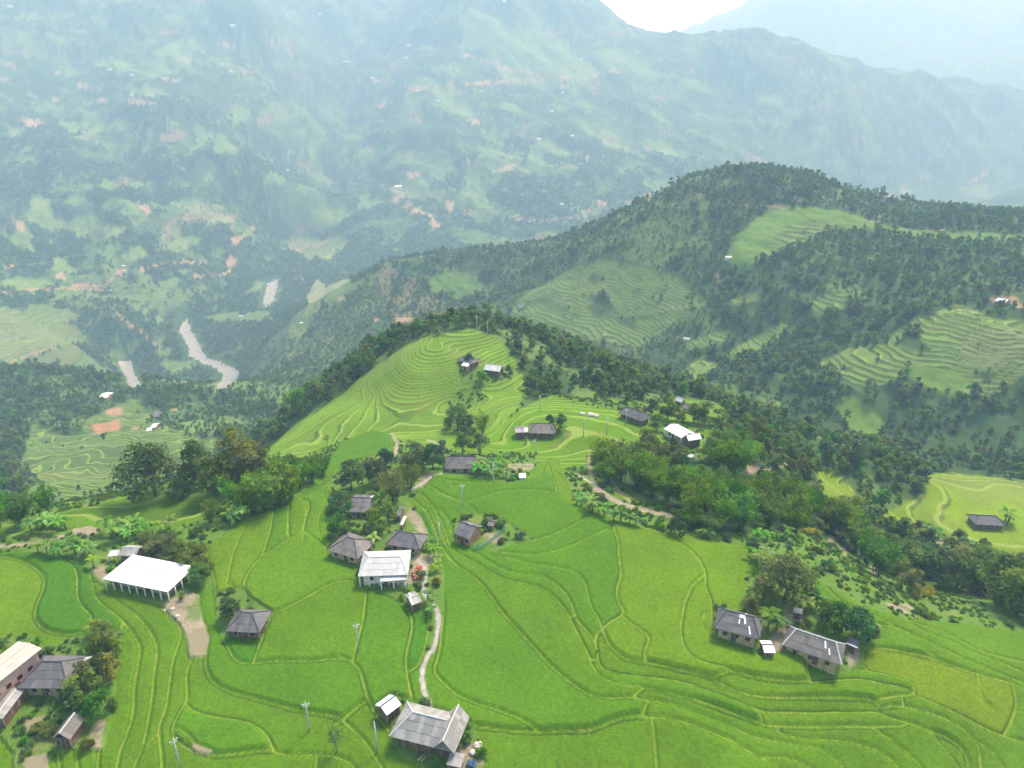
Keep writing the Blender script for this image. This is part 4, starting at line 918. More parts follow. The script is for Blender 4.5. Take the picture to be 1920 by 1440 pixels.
flat_mat("wall_earth", (.36, .28, .165), .95, 1.5, (.47, .38, .24)); flat_mat("wall_wood", (.13, .085, .055), .85, 1.2, (.22, .155, .10)); flat_mat("wall_red", (.34, .17, .11), .85, 1.2, (.40, .26, .17)); flat_mat("wall_white", (.70, .69, .66), .85, .6, (.58, .55, .50))
flat_mat("wall_pink", (.62, .44, .36), .9, .8, (.52, .38, .31)); flat_mat("door_wood", (.10, .06, .04), .7, 2, (.15, .10, .06)); flat_mat("dark_glass", (.03, .045, .06), .25, None, None, .5); flat_mat("post_white", (.72, .71, .69), .7, 1, (.62, .6, .57))
flat_mat("post_wood", (.20, .15, .10), .85, 2, (.30, .24, .17)); flat_mat("concrete", (.40, .39, .37), .9, 1.5, (.50, .48, .45)); flat_mat("cap_dark", (.075, .075, .08), .7); flat_mat("cap_pale", (.55, .56, .56), .6); flat_mat("trim_red", (.45, .12, .09), .8)

def clip_poly(P, a, b_, c):               # keep a*x + b*y >= c
    out = []
    for i in range(len(P)):
        p, q = P[i], P[(i + 1) % len(P)]; dp = a * p[0] + b_ * p[1] - c; dq = a * q[0] + b_ * q[1] - c
        if dp >= 0: out.append(p)
        if (dp >= 0) != (dq >= 0):
            t_ = dp / (dp - dq); out.append((p[0] + (q[0] - p[0]) * t_, p[1] + (q[1] - p[1]) * t_))
    return out
def sheets(face, cw=.95, ch=1.7, rnd=None):   # face: eave-left, eave-right, ... ; cut it into overlapping roof sheets
    P0 = Vector(face[0]); ex = (Vector(face[1]) - P0).normalized(); nrm = None
    nrm = ex.cross(Vector(face[2]) - Vector(face[1])).normalized(); ey = nrm.cross(ex)
    P2 = [((Vector(p) - P0).dot(ex), (Vector(p) - P0).dot(ey)) for p in face]
    xs = [p[0] for p in P2]; ys = [p[1] for p in P2]; out = []; r_ = 0; y = min(ys)
    while y < max(ys) - .05:
        x = min(xs); k = 0
        while x < max(xs) - .02:
            q = P2
            for a, b_, c in ((1, 0, x + .012), (-1, 0, -(x + cw - .012)), (0, 1, y), (0, -1, -(y + ch + .05))):
                q = clip_poly(q, a, b_, c)
                if len(q) < 3: break
            if len(q) >= 3:
                lift = .012 * (k % 2) + rnd.uniform(0, .012)
                out.append(([P0 + ex * u + ey * v + nrm * (lift + .05 * (1 - (v - y) / ch)) for u, v in q], nrm))
            x += cw; k += 1
        y += ch; r_ += 1
    return out
def roof_faces(kind, L, W, e, rise, hip=1.0):
    a, b_ = L / 2, W / 2
    if kind == 'hip':
        h = min(hip * b_, a * .8); R0, R1 = (-a + h, 0, e + rise), (a - h, 0, e + rise)
        return [[(-a,-b_,e),(a,-b_,e),R1,R0],[(a,b_,e),(-a,b_,e),R0,R1],[(a,-b_,e),(a,b_,e),R1],[(-a,b_,e),(-a,-b_,e),R0]], [(R0, R1), ((-a,-b_,e),R0), ((-a,b_,e),R0), ((a,-b_,e),R1), ((a,b_,e),R1)]
    if kind == 'gable':
        R0, R1 = (-a, 0, e + rise), (a, 0, e + rise)
        return [[(-a,-b_,e),(a,-b_,e),R1,R0],[(a,b_,e),(-a,b_,e),R0,R1]], [(R0, R1)]
    if kind == 'cross':                       # gable whose ridge runs front to back
        R0, R1 = (0, -b_, e + rise), (0, b_, e + rise)
        return [[(-a,b_,e),(-a,-b_,e),R0,R1],[(a,-b_,e),(a,b_,e),R1,R0]], [(R0, R1)]
    return [[(-a,-b_,e),(a,-b_,e),(a,b_,e + rise),(-a,b_,e + rise)]], []   # single slope, rising to the back
def frame_of(corners, eave, dz=0.0):
    cx = sum(c[0] for c in corners) / 4; cy = sum(c[1] for c in corners) / 4; z0 = ground_hit(cx, cy)[2]
    for _ in range(4):
        P = [at_z(x, y, z0 + eave) for x, y in corners]; c = sum(P) / 4; z0 = height_at(c[0], c[1]) + dz
    u = (P[1] - P[0]) + (P[2] - P[3]); u = u[:2] / np.linalg.norm(u[:2]); v = np.array([-u[1], u[0]])
    L = ((P[1] - P[0])[:2] @ u + (P[2] - P[3])[:2] @ u) / 2; W = ((P[3] - P[0])[:2] @ v + (P[2] - P[1])[:2] @ v) / 2
    return c, z0, math.atan2(u[1], u[0]), L, abs(W)
def building(name, label, cat, corners, eave=2.6, kind='hip', rise=2.2, roof='roof_dark', wall='wall_wood', over=.8, hip=1.0, cap='cap_dark', windows=2, door=True, posts=None, single=False, patches=(), group=None, wallh=None, dz=0.0, trim=None, wing=None, under=None):
    c, z0, rz, L, W = frame_of(corners, eave, dz); rnd = random.Random(hash(label) % 9999 if False else int(abs(c[0] * 13 + c[1] * 7)))
    o = thing(name, label, cat, (c[0], c[1], z0 + CZ), rz, group)
    PLACED.append((c[0], c[1], max(L, W) * .5)); a, b_ = L / 2 - over, W / 2 - over
    # walls
    if wall:
        mb = MB(); th = .22; wt = eave - .05
        mb.box(-a, a, -b_, -b_ + th, -1.2, wt); mb.box(-a, a, b_ - th, b_, -1.2, wt); mb.box(-a, -a + th, -b_ + th, b_ - th, -1.2, wt); mb.box(a - th, a, -b_ + th, b_ - th, -1.2, wt)
        if kind == 'gable':
            for x in (-a, a - th): mb.slab([(x, -b_, wt), (x, b_, wt), (x, 0, eave + rise * .86)], (1, 0, 0), th)
        wl = mb.build("wall", wall, o)
        if door:
            d = MB(); x = rnd.uniform(-.2, .2) * a; d.box(x - .55, x + .55, -b_ - .05, -b_ + .02, -.1, min(2.0, eave - .4)); dd = d.build("door", "door_wood", wl)
            h_ = MB(); h_.box(x + .38, x + .46, -b_ - .09, -b_ - .045, .9, 1.05)
            h_.build("handle", "cap_pale", dd)
        for k in range(windows):
            x = (-.62 + 1.24 * k / max(windows - 1, 1)) * a; f = MB(); zc = eave * .5
            for s0, s1, t0, t1 in ((-.55,.55,.42,.52),(-.55,.55,-.52,-.42),(-.55,-.45,-.42,.42),(.45,.55,-.42,.42)): f.box(x + s0, x + s1, -b_ - .06, -b_ + .02, zc + t0, zc + t1)
            w_ = f.build("window", trim or "post_wood", o); g = MB(); g.box(x - .45, x + .45, -b_ - .03, -b_ - .005, zc - .42, zc + .42); g.build("pane", "dark_glass", w_)
            if L * F / np.linalg.norm(c) > 60:
                f = MB(); y = (-.45 + .9 * k / max(windows - 1, 1)) * b_
                for s0, s1, t0, t1 in ((-.45,.45,.42,.52),(-.45,.45,-.52,-.42),(-.45,-.35,-.42,.42),(.35,.45,-.42,.42)): f.box(a - .02, a + .06, y + s0, y + s1, zc + t0, zc + t1)
                w_ = f.build("window", trim or "post_wood", o); g = MB(); g.box(a + .005, a + .03, y - .35, y + .35, zc - .42, zc + .42); g.build("pane", "dark_glass", w_)
    # posts under the eaves: (count along the front, count along the right side, material)
    pl = posts if posts is not None else (4, 0, "post_wood")
    pts = [(-L / 2 + .25 + (L - .5) * i / max(pl[0] - 1, 1), -W / 2 + .25) for i in range(pl[0])] + [(L / 2 - .25, -W / 2 + .25 + (W - .5) * (i + 1) / max(pl[1], 1)) for i in range(pl[1])]
    if pl[0] or pl[1]:
        r_ = .16 if pl[2] == "post_white" else .09; p0 = MB(); p0.tube([(0, 0, -1.2), (0, 0, eave - .02)], r_, 8); pm_ = p0.mesh("post", pl[2], True)
        for x, y in pts: put_obj("post", pm_, o, (x, y, 0))
    # roof
    fc, rd = roof_faces(kind, L, W, eave, rise, hip); allf = list(fc)
    if wing:
        (x0, x1, ext), wr = wing, rise * .98
        xm = (x0 + x1) / 2 * L / 2; hw = (x1 - x0) / 2 * L / 2; yb = W / 2
        allf += [[(xm - hw, yb, eave + .06), (xm - hw, -yb - ext, eave + .06), (xm, -yb - ext, eave + wr), (xm, yb, eave + wr)], [(xm + hw, -yb - ext, eave + .06), (xm + hw, yb, eave + .06), (xm, yb, eave + wr), (xm, -yb - ext, eave + wr)]]
        rd = rd[:3] + [((xm, -yb - ext, eave + wr), (xm, yb, eave + wr))]
    under_ = MB()
    for f in allf:
        n_ = (Vector(f[1]) - Vector(f[0])).cross(Vector(f[2]) - Vector(f[1])).normalized(); under_.slab([Vector(p) - n_ * .10 for p in f], n_, .09)
    rf = under_.build("roof", roof, o)
    far_ = np.linalg.norm(c) > 330
    if not far_:
        sh = [s_ for f in allf for s_ in sheets(f, rnd=rnd)]
        if single:
            for poly, n_ in sh:
                m_ = MB(); m_.t = rnd.random() ** 1.3; m_.slab(poly, n_, .022); m_.build("roof_sheet", roof, rf)
        else:
            m_ = MB()
            for poly, n_ in sh: m_.t = rnd.random(); m_.slab(poly, n_, .022)
            so = m_.build("roof_sheets" if False else "sheet_covering", roof, rf); so["kind"] = "stuff"
    cm = MB()
    for p, q in rd:
        p, q = Vector(p) + Vector((0, 0, .10)), Vector(q) + Vector((0, 0, .10)); cm.tube([tuple(p), tuple(q)], .13, 5)
    if rd: cm.build("ridge_cap", cap, rf)
    for fi_, u0, u1, v0, v1, mt in patches:      # odd replacement sheets laid on a roof face
        f = [Vector(p) for p in fc[fi_]]; n_ = (f[1] - f[0]).cross(f[2] - f[1]).normalized(); top0, top1 = f[-1], (f[2] if len(f) > 3 else f[2])
        def pt(u, v): return (f[0].lerp(f[1], u)).lerp(top0.lerp(top1, u), v) + n_ * .085
        m_ = MB(); m_.slab([pt(u0, v0), pt(u1, v0), pt(u1, v1), pt(u0, v1)], n_, .02); m_.build("roof_patch", mt, rf)
    return o, L, W

# bottom centre
big, bL, bW = building("farmhouse", "big pale grey hipped farmhouse with a cross gable at the foot of the concrete path", "house", [(732,1383),(857,1411),(876,1345),(761,1314)], 2.8, 'hip', 2.5, 'roof_grey', 'wall_wood', 1.1, .75, 'cap_pale', 3, True, (6, 3, "post_wood"), True, wing=(.36, .98, .25))
building("shed", "small white roofed stilt shed left of the big pale grey farmhouse", "shed", [(723,1344),(752.5,1320.6),(731,1303),(706,1320)], 2.3, 'gable', .9, 'roof_white', 'wall_wood', .35, 1, 'cap_dark', 0, True, (3, 0, "post_wood"))
building("shed", "grey lean-to shed in front of the big pale farmhouse", "shed", [(836,1434),(864,1440),(872,1418),(846,1412)], 2.0, 'shed', .5, 'roof_grey', 'wall_wood', .3, 1, 'cap_dark', 0, True, (2, 0, "post_wood"))
# hamlet in the middle
building("farmhouse", "dark roofed house highest in the middle hamlet, hemmed in by trees", "house", [(657,961),(692,961),(703,929),(664,927)], 2.2, 'gable', 1.8, 'roof_dark', 'wall_earth', .6, 1, 'cap_dark', 2, patches=[(1, .02, .12, .15, .9, 'patch_white')])
building("farmhouse", "brown-grey hipped house at the left side of the middle hamlet", "house", [(620,1031),(677,1054),(700,1010),(642,998)], 2.2, 'hip', 2.2, 'roof_brown', 'wall_earth', .8, .9)
building("farmhouse", "dark grey hipped house right behind the white roofed hamlet house", "house", [(720,1021),(788,1031),(802,1003),(744,994)], 2.2, 'hip', 2.2, 'roof_dark', 'wall_earth', .8, .8, patches=[(1, .30, .44, .1, .32, 'patch_white'), (0, .22, .28, .05, .25, 'rust')])
building("farmhouse", "white sheet metal roofed house in the middle hamlet", "house", [(675.5,1078),(768,1081),(767.5,1029),(678,1037.6)], 2.8, 'hip', 1.7, 'roof_pale', 'wall_white', 1.0, .45, 'cap_pale', 3, True, (6, 2, "post_white"), trim="trim_red")
building("porch", "pale low porch roof in front of the white roofed hamlet house", "porch", [(713,1091),(768,1087),(757,1061),(713,1065)], 2.3, 'shed', .8, 'roof_pale', None, .3, 1, 'cap_pale', 0, False, (3, 2, "post_white"))
building("shed", "small striped grey and white roofed shed below the middle hamlet", "shed", [(771,1136),(792,1128),(777,1109),(759,1115)], 2.0, 'gable', .6, 'roof_grey', 'wall_wood', .3, 1, 'cap_pale', 0, True, (2, 0, "post_wood"), patches=[(0, .1, .24, 0, 1, 'patch_white'), (1, .5, .64, 0, 1, 'patch_white')])
building("shed", "narrow dark shed beside the bare yard of the middle hamlet", "shed", [(744,968),(752,968),(757,950),(748,949)], 2.0, 'gable', .6, 'roof_dark', 'wall_wood', .3, 1, 'cap_dark', 0)
building("shed", "tiny white roofed hut at the corner of the bare yard", "shed", [(753,984),(758,984),(760,971),(755,970)], 1.9, 'shed', .5, 'roof_white', 'wall_wood', .2, 1, 'cap_pale', 0, False, (2, 0, "post_wood"))
# upper middle
building("farmhouse", "long dark grey hipped farmhouse behind the yellow banana plants", "house", [(831,879),(911,880),(911,857),(839,858)], 2.2, 'hip', 2.3, 'roof_dark', 'wall_earth', .8, .8)
building("farmhouse", "small reddish timber house with dark roof alone among the paddies", "house", [(853,1000.5),(884,1014),(903,985),(873,977)], 2.7, 'gable', 1.8, 'roof_dark', 'wall_red', .6, 1, 'cap_dark', 2, patches=[(1, .35, .6, .75, .95, 'patch_white')])
building("shed", "tiny grey garden hut right of the reddish timber house", "shed", [(916,986),(928,988),(928,976),(917,974)], 1.6, 'gable', .6, 'roof_brown', 'wall_wood', .2, 1, 'cap_dark', 0)
building("water_tank", "white flat concrete water tank at the edge of the paddies", "tank", [(973,896),(986,896),(985.5,888),(973.5,888)], 1.2, 'shed', .06, 'roof_white', 'wall_white', .1, 1, 'cap_pale', 0, False, (0, 0, "post_wood"))
building("farmhouse", "long grey roofed house at the foot of the upper right paddies", "house", [(991,812),(1045,814),(1038,796),(994,796)], 2.2, 'hip', 2.2, 'roof_brown', 'wall_wood', .7, .6)
building("shed", "low patched shed joined to the left of the long grey house", "shed", [(963,811),(990,812),(990,799),(968,801)], 2.1, 'gable', .9, 'roof_grey', 'wall_wood', .4, 1, 'cap_dark', 0, patches=[(0, .7, .95, .2, .9, 'patch_white')])
building("farmhouse", "dark roofed house on the terraced knoll", "house", [(860,698),(884,704),(900,697),(873,687)], 2.2, 'hip', 1.8, 'roof_dark', 'wall_wood', .6, .7)
building("farmhouse", "light grey roofed house on the terraced knoll beside a round bush", "house", [(909,694),(938,699),(945,687),(913,684)], 2.2, 'gable', 1.4, 'roof_pale', 'wall_wood', .6, 1, 'cap_pale')
building("shed", "tiny orange walled hut with white roof below the knoll houses", "shed", [(868,711),(881,713),(884,706),(872,703)], 2.2, 'gable', .8, 'roof_white', 'wall_red', .3, 1, 'cap_pale', 0)
building("farmhouse", "dark hipped farmhouse at the right end of the upper paddies", "house", [(1162,776),(1210,792),(1216,780),(1173,764)], 2.2, 'hip', 2.3, 'roof_dark', 'wall_wood', .8, .6)
lw = building("longhouse", "long white roofed house on posts above the bamboo grove", "house", [(1248,806),(1282,824),(1299,811),(1267.6,794)], 3.0, 'gable', 1.2, 'roof_white', 'wall_white', .9, 1, 'cap_pale', 3, True, (6, 2, "post_white"))
building("farmhouse", "white gabled wing house standing across the end of the long white house", "house", [(1283.6,822),(1296,830),(1311,820),(1303,811)], 3.2, 'cross', 1.4, 'roof_white', 'wall_wood', .4, 1, 'cap_pale', 1)
building("shed", "small pale shed in the grass below the long white house", "shed", [(1290,857),(1297,861),(1301,855),(1294,851)], 1.8, 'shed', .4, 'roof_pale', 'wall_white', .2, 1, 'cap_pale', 0, False)
building("farmhouse", "small pale roofed house at the top of the right hand fields", "house", [(1265,752),(1279,757),(1285,752),(1272,747)], 2.5, 'gable', 1.2, 'roof_pale', 'wall_wood', .4, 1, 'cap_pale', 1)
building("farmhouse", "grey roofed house half hidden by trees at the top of the fields", "house", [(1280,765),(1302,770),(1307,763),(1284,758)], 2.5, 'gable', 1.3, 'roof_brown', 'wall_wood', .4, 1, 'cap_dark', 1)
# left
wh, wL, wW = building("longhouse", "large bright white roofed house on white columns beside the dry yard", "house", [(196,1086),(316,1111),(364,1062),(246.4,1040)], 2.7, 'hip', 1.1, 'roof_white', 'wall_earth', 1.9, .9, 'roof_white', 3, True, (9, 4, "post_white"))
building("shed", "grey patched shed behind the large white roofed house", "shed", [(226,1042),(258,1044),(268,1024),(237,1022)], 2.5, 'gable', 1.0, 'roof_grey', 'wall_wood', .4, 1, 'cap_pale', 0, True, (3, 0, "post_wood"))
building("shed", "low pale lean-to left of the patched grey shed", "shed", [(203,1044),(222,1042),(226,1033),(206,1035)], 2.0, 'shed', .4, 'roof_pale', None, .2, 1, 'cap_pale', 0, False, (3, 0, "post_wood"))
building("farmhouse", "small dark hipped hut alone beside a round tree in the left paddies", "house", [(423.5,1184),(489,1187),(507,1145),(445,1142)], 2.5, 'hip', 2.2, 'roof_dark', 'wall_wood', .9, .8, 'cap_dark', 2, True, (4, 2, "post_wood"))
building("farmhouse", "big dark grey hipped farmhouse with tan walls at the left edge", "house", [(34,1290),(132,1292),(168,1230),(78,1230)], 2.8, 'hip', 2.6, 'roof_dark', 'wall_earth', 1.0, .75, 'cap_dark', 3, True, (5, 0, "post_wood"), patches=[(2, .86, 1.0, 0, .25, 'patch_white')])
building("farmhouse", "pinkish two storey house with pale flat roof at the left edge", "house", [(-40,1312),(72,1219),(41,1200),(-75,1283)], 5.6, 'gable', .5, 'roof_concrete', 'wall_pink', .7, 1, 'roof_concrete', 4, True, (0, 0, "post_wood"), trim="trim_red")
building("shed", "long narrow grey lean-to roof below the pinkish house", "shed", [(2,1357),(43,1294),(28,1288),(-20,1341)], 2.4, 'gable', .5, 'roof_grey', 'wall_wood', .3, 1, 'cap_pale', 0, True, (4, 0, "post_wood"))
building("shed", "weathered grey barn with a sagging roof among bushes near the pond", "barn", [(108,1384),(142,1390),(149,1345),(117,1348)], 2.6, 'cross', 1.4, 'roof_brown', 'wall_wood', .4, 1, 'cap_pale', 1)
# right
building("farmhouse", "dark roofed house with white replacement sheets at the right hand pair", "house", [(1341,1177),(1432,1202),(1422,1156),(1345,1138)], 2.9, 'hip', 2.5, 'roof_dark', 'wall_earth', .9, .55, 'cap_dark', 3, True, (4, 0, "post_wood"),
         patches=[(1, .30, .36, .25, .9, 'patch_white'), (0, .50, .70, .80, .97, 'patch_white'), (0, .66, .72, .55, .85, 'patch_white'), (0, .50, .54, .50, .72, 'patch_white'), (0, .78, .82, .12, .5, 'patch_white')])
building("farmhouse", "long dark roofed house with pale ridge, right of the patched one", "house", [(1467,1210),(1580,1248),(1583,1208),(1477,1172)], 2.7, 'hip', 2.4, 'roof_brown', 'wall_earth', .8, .55, 'cap_pale', 3, True, (5, 0, "post_wood"), patches=[(0, .72, .76, .55, .9, 'patch_white'), (0, .80, .83, .3, .6, 'patch_white')])
building("shed", "white tarpaulin roofed shed between the two right hand houses", "shed", [(1430,1225),(1452,1223),(1447,1203),(1427,1200)], 1.8, 'gable', .5, 'patch_white', 'wall_wood', .2, 1, 'cap_dark', 0)
building("shed", "broken dark shed with a white edged roof right of the long dark house", "shed", [(1586,1207),(1607,1216),(1612,1206),(1592,1197)], 1.9, 'shed', .5, 'roof_brown', 'wall_wood', .2, 1, 'cap_dark', 0, True, (3, 0, "post_wood"), patches=[(0, 0, 1, 0, .15, 'patch_white')])
building("shed", "small dark thatch coloured shed under the feathery tree", "shed", [(1411,1100),(1434,1102),(1437,1090),(1414,1088)], 1.8, 'gable', .8, 'roof_brown', 'wall_wood', .2, 1, 'cap_dark', 0)
building("shed", "tiny grey shed with bare earth beside the banana plants", "shed", [(1486,1147),(1503,1152),(1506,1145),(1489,1141)], 1.8, 'shed', .4, 'roof_grey', 'wall_wood', .2, 1, 'cap_dark', 0)
building("farmhouse", "dark roofed farmhouse alone in the lower right rice terraces", "house", [(1817,983),(1884,986),(1871,968),(1822.5,965)], 2.5, 'hip', 2.3, 'roof_dark', 'wall_wood', .7, .7, patches=[(1, .1, .3, .8, .95, 'patch_white')])
building("farmhouse", "pale roofed house on the bare cut of the far right hillside", "house", [(1868,565),(1889,569),(1893,562),(1873,558)], 2.5, 'gable', 1.4, 'roof_pale', 'wall_red', .5, 1, 'cap_pale', 1)
building("shed", "small white hut at the foot of the bamboo on the left plateau edge", "shed", [(529,938),(541,936),(540,925),(531,926)], 2.0, 'gable', .8, 'roof_white', 'wall_white', .3, 1, 'cap_pale', 0)
# left valley
building("farmhouse", "white roofed house on the wooded ridge in the left valley", "house", [(189,746),(205,746),(211,736),(195,735)], 2.8, 'gable', 1.5, 'roof_white', 'wall_red', .5, 1, 'cap_pale', 1)
building("farmhouse", "dark roofed house above the two white ones in the left valley", "house", [(286,783),(302,781),(306,770),(290,771)], 2.8, 'gable', 1.5, 'roof_dark', 'wall_wood', .5, 1, 'cap_dark', 1)
building("farmhouse", "bright white roofed house in the left valley terraces", "house", [(285,801),(295,801),(298,793),(288,793)], 2.8, 'gable', 1.2, 'roof_white', 'wall_wood', .4, 1, 'cap_pale', 1)
building("farmhouse", "smaller white roofed house just below its neighbour in the left valley", "house", [(275,808),(285,808),(288,801),(279,801)], 2.2, 'gable', 1.2, 'roof_white', 'wall_wood', .4, 1, 'cap_pale', 1)

# far houses, a few pixels each
def far_house(px, py, w, roof, label, group=None):
    p = ground_hit(px, py); d = np.linalg.norm(p); L = max(w * d / F, 6); W = L * .62; Hw = L * .28
    o = thing("hillside_house", label, "house", (p[0], p[1], height_at(p[0], p[1]) + CZ), random.uniform(-.5, .5), group)
    mb = MB(); mb.box(-L * .46, L * .46, -W * .45, W * .45, -2, Hw); mb.build("wall", "wall_white", o)
    r_ = MB(); fc, rd = roof_faces('gable', L, W, Hw, L * .13)
    for f in fc:
        n_ = (Vector(f[1]) - Vector(f[0])).cross(Vector(f[2]) - Vector(f[1])).normalized(); r_.slab(f, n_, .15)
    r_.build("roof", roof, o)
for px, py, w in [(437,51,8),(207,133,7),(248,143,6),(248,180,6),(307,150,6),(433,135,5),(767,88,7),(763,110,5),(647,118,7),(655,117,5),(698,148,6),(783,172,6),(822,190,5),(877,228,6),(1010,263,8),(1073,257,6),(747,353,12),(1053,385,6),(1070,385,6),(1035,210,5),(540,322,5),(552,340,5),(20,15,8),(600,28,5),(945,4,6),(1055,175,5),(1090,112,5),(205,546,7),(232,500,6)]:
    far_house(px, py, w, random.choice(['roof_white', 'roof_white', 'roof_pale']), "pale roofed house far off on the hazy mountain slope", "houses scattered over the hazy mountain slopes")
far_house(452, 594, 6, 'roof_white', "tiny white house by the light field beside the river"); far_house(565, 606, 5, 'roof_white', "tiny white hut on the green spur right of the river")
far_house(978, 574, 6, 'roof_dark', "tiny dark hut in the terraces below the wooded hill"); far_house(1287, 638, 6, 'roof_pale', "tiny pale hut at the left tip of a green terrace patch"); far_house(1365, 485, 5, 'roof_white', "tiny white hut on the wooded hill side")
# ------------------------------------------------------------------ planting: single plants the photograph shows
P0 = plant_at
ORD = ["leftmost", "second from left", "third from left", "fourth from left", "fifth from left", "sixth from left", "seventh from left", "eighth from left", "ninth from left", "tenth from left", "eleventh from left", "rightmost"]
SETS = {}
def P(kind, px, py, wpx, label, group=None, hs=1.0, var=None):
    o = P0(kind, px, py, wpx, label, group, hs, var)
    if group: SETS.setdefault(group, []).append((px, py, o))
    return o
P('greygreen', 292, 930, 116, "big spreading olive tree standing at the left edge of the plateau", None, .95)
P('tall', 450, 905, 100, "tallest tree on the plateau edge, mixed brown and green with pale bare branches", None, .78)
P('dark', 365, 908, 76, "dark bushy tree between the spreading olive tree and the tallest tree")
P('olive', 490, 905, 70, "olive tree behind the bright bamboo on the plateau edge"); P('dark', 545, 898, 48, "dark tree at the right end of the bright bamboo"); P('dark', 405, 930, 74, "dark leaning tree at the foot of the tallest tree"); P('olive', 335, 935, 40, "small olive tree just right of the spreading olive tree"); P('bright', 560, 782, 52, "light green round tree at the left foot of the knoll"); P('bright', 590, 752, 40, "light tree higher on the left foot of the knoll")
P('blue', 432, 1160, 46, "single round tree behind the lone dark hipped hut", None, .9)
P('blue', 660, 918, 60, "bluish bushy tree above the highest hamlet house"); P('blue', 640, 965, 46, "bluish bush tree left of the highest hamlet house"); P('bright', 632, 1000, 40, "light green tree left of the lawn in the hamlet"); P('olive', 652, 1010, 34, "brownish green tree just above the brown-grey hamlet house")
P('olive', 705, 905, 52, "olive tree behind the highest hamlet house"); P('willow', 742, 940, 66, "large drooping bamboo in the middle of the hamlet trees"); P('blue', 722, 888, 50, "bluish tree at the back of the hamlet trees"); P('willow', 768, 915, 50, "smaller drooping bamboo right of the large drooping one")
P('olive', 780, 885, 55, "olive tree at the right back of the hamlet"); P('blue', 812, 880, 52, "bluish tree left of the long dark farmhouse"); P('blue', 826, 858, 38, "bluish bush tree behind the left end of the long dark farmhouse"); P('dark', 868, 852, 40, "dark round tree behind the long dark farmhouse"); P('dark', 900, 852, 44, "dark round tree behind the right end of the long dark farmhouse")
P('yellow', 698, 985, 30, "yellow-green conical tree beside the highest hamlet house"); P('bright', 728, 982, 42, "bright tree in the centre of the hamlet"); P('bright', 717, 1003, 30, "round bright tree just above the dark grey hamlet house"); P('blue', 690, 1005, 26, "small bluish tree between the hamlet roofs")
P('blue', 1050, 806, 34, "bluish green tree behind the long grey house of the upper paddies"); P('blue', 1032, 797, 22, "small bluish tree touching the long grey roof")
P('olive', 1264, 1002, 44, "lone pale olive tree at the upper end of the near paddies", None, 1.2); P('greygreen', 1470, 1128, 112, "big feathery grey-green tree above the right hand houses", None, .85); P('olive', 1425, 1128, 48, "olive tree left of the feathery grey-green tree")
P('dark', 1565, 1186, 58, "dark green tree behind the long dark house"); P('blue', 1604, 1200, 62, "bluish tree at the right end of the hand of houses"); P('blue', 1628, 1205, 40, "small bluish tree at the paddy corner right of the houses"); P('olive', 1540, 1172, 48, "olive tree behind the middle of the long dark house"); P('olive', 1410, 1150, 40, "brownish olive tree behind the patched roof house")
P('olive', 200, 1215, 48, "olive tree at the top of the left edge garden"); P('yellow', 186, 1226, 30, "yellow leaved tree left in the garden behind the dark farmhouse"); P('yellow', 213, 1232, 30, "yellow leaved tree right in the garden behind the dark farmhouse"); P('olive', 182, 1288, 58, "olive tree right of the big dark farmhouse at the left edge")
P('bright', 165, 1318, 60, "bright green tree below the big dark farmhouse"); P('yellow', 205, 1275, 42, "yellowish tree on the paddy side of the left edge garden"); P('blue', 140, 1335, 46, "bluish tree above the weathered barn"); P('bright', 188, 1345, 50, "bright tree right of the weathered barn"); P('bright', 212, 1330, 22, "small bright tree at the wall of the paddies")
P('thin', 632, 1408, 36, "thin dark tree with a pale trunk alone in the paddies"); P('bright', 874, 1392, 24, "small bright tree right of the big pale grey farmhouse"); P('bright', 815, 1434, 24, "small round bright tree in front of the big pale grey farmhouse")
P('bright', 342, 1124, 13, "tiny clipped yellow-green bush at the corner of the white columned house")
P('thin', 613, 835, 16, "thin young tree at the lower edge of the knoll")
for i, (x, y, w) in enumerate([(1690,1092,70),(1722,1100,66),(1758,1102,70),(1792,1104,72),(1830,1116,80),(1868,1132,82),(1905,1150,84),(1945,1160,84),(1700,1078,60),(1775,1082,60),(1850,1098,64),(1900,1118,70)]):
    P('dark' if i % 3 else 'olive', x, y, w, "dark tree in the row above the grassy slope at the right edge", "row of dark trees above the right grassy slope")
P('bright', 1762, 1112, 34, "light green slender tree in front of the dark tree row"); P('olive', 1705, 1112, 46, "yellowish olive tree at the front of the dark tree row"); P('olive', 1893, 1150, 44, "mixed olive bush tree at the right end of the dark tree row")
for i, (x, y, w, k) in enumerate([(300,1040,46,'olive'),(330,1048,46,'olive'),(350,1070,44,'olive'),(372,1085,42,'dark'),(278,1028,42,'olive'),(368,1050,44,'olive'),(385,1070,34,'olive'),(318,1030,40,'olive'),(372,1100,34,'blue')]):
    P(k, x, y, w, "olive thicket tree behind the large white roofed house", "thicket trees behind the white columned house", .7)
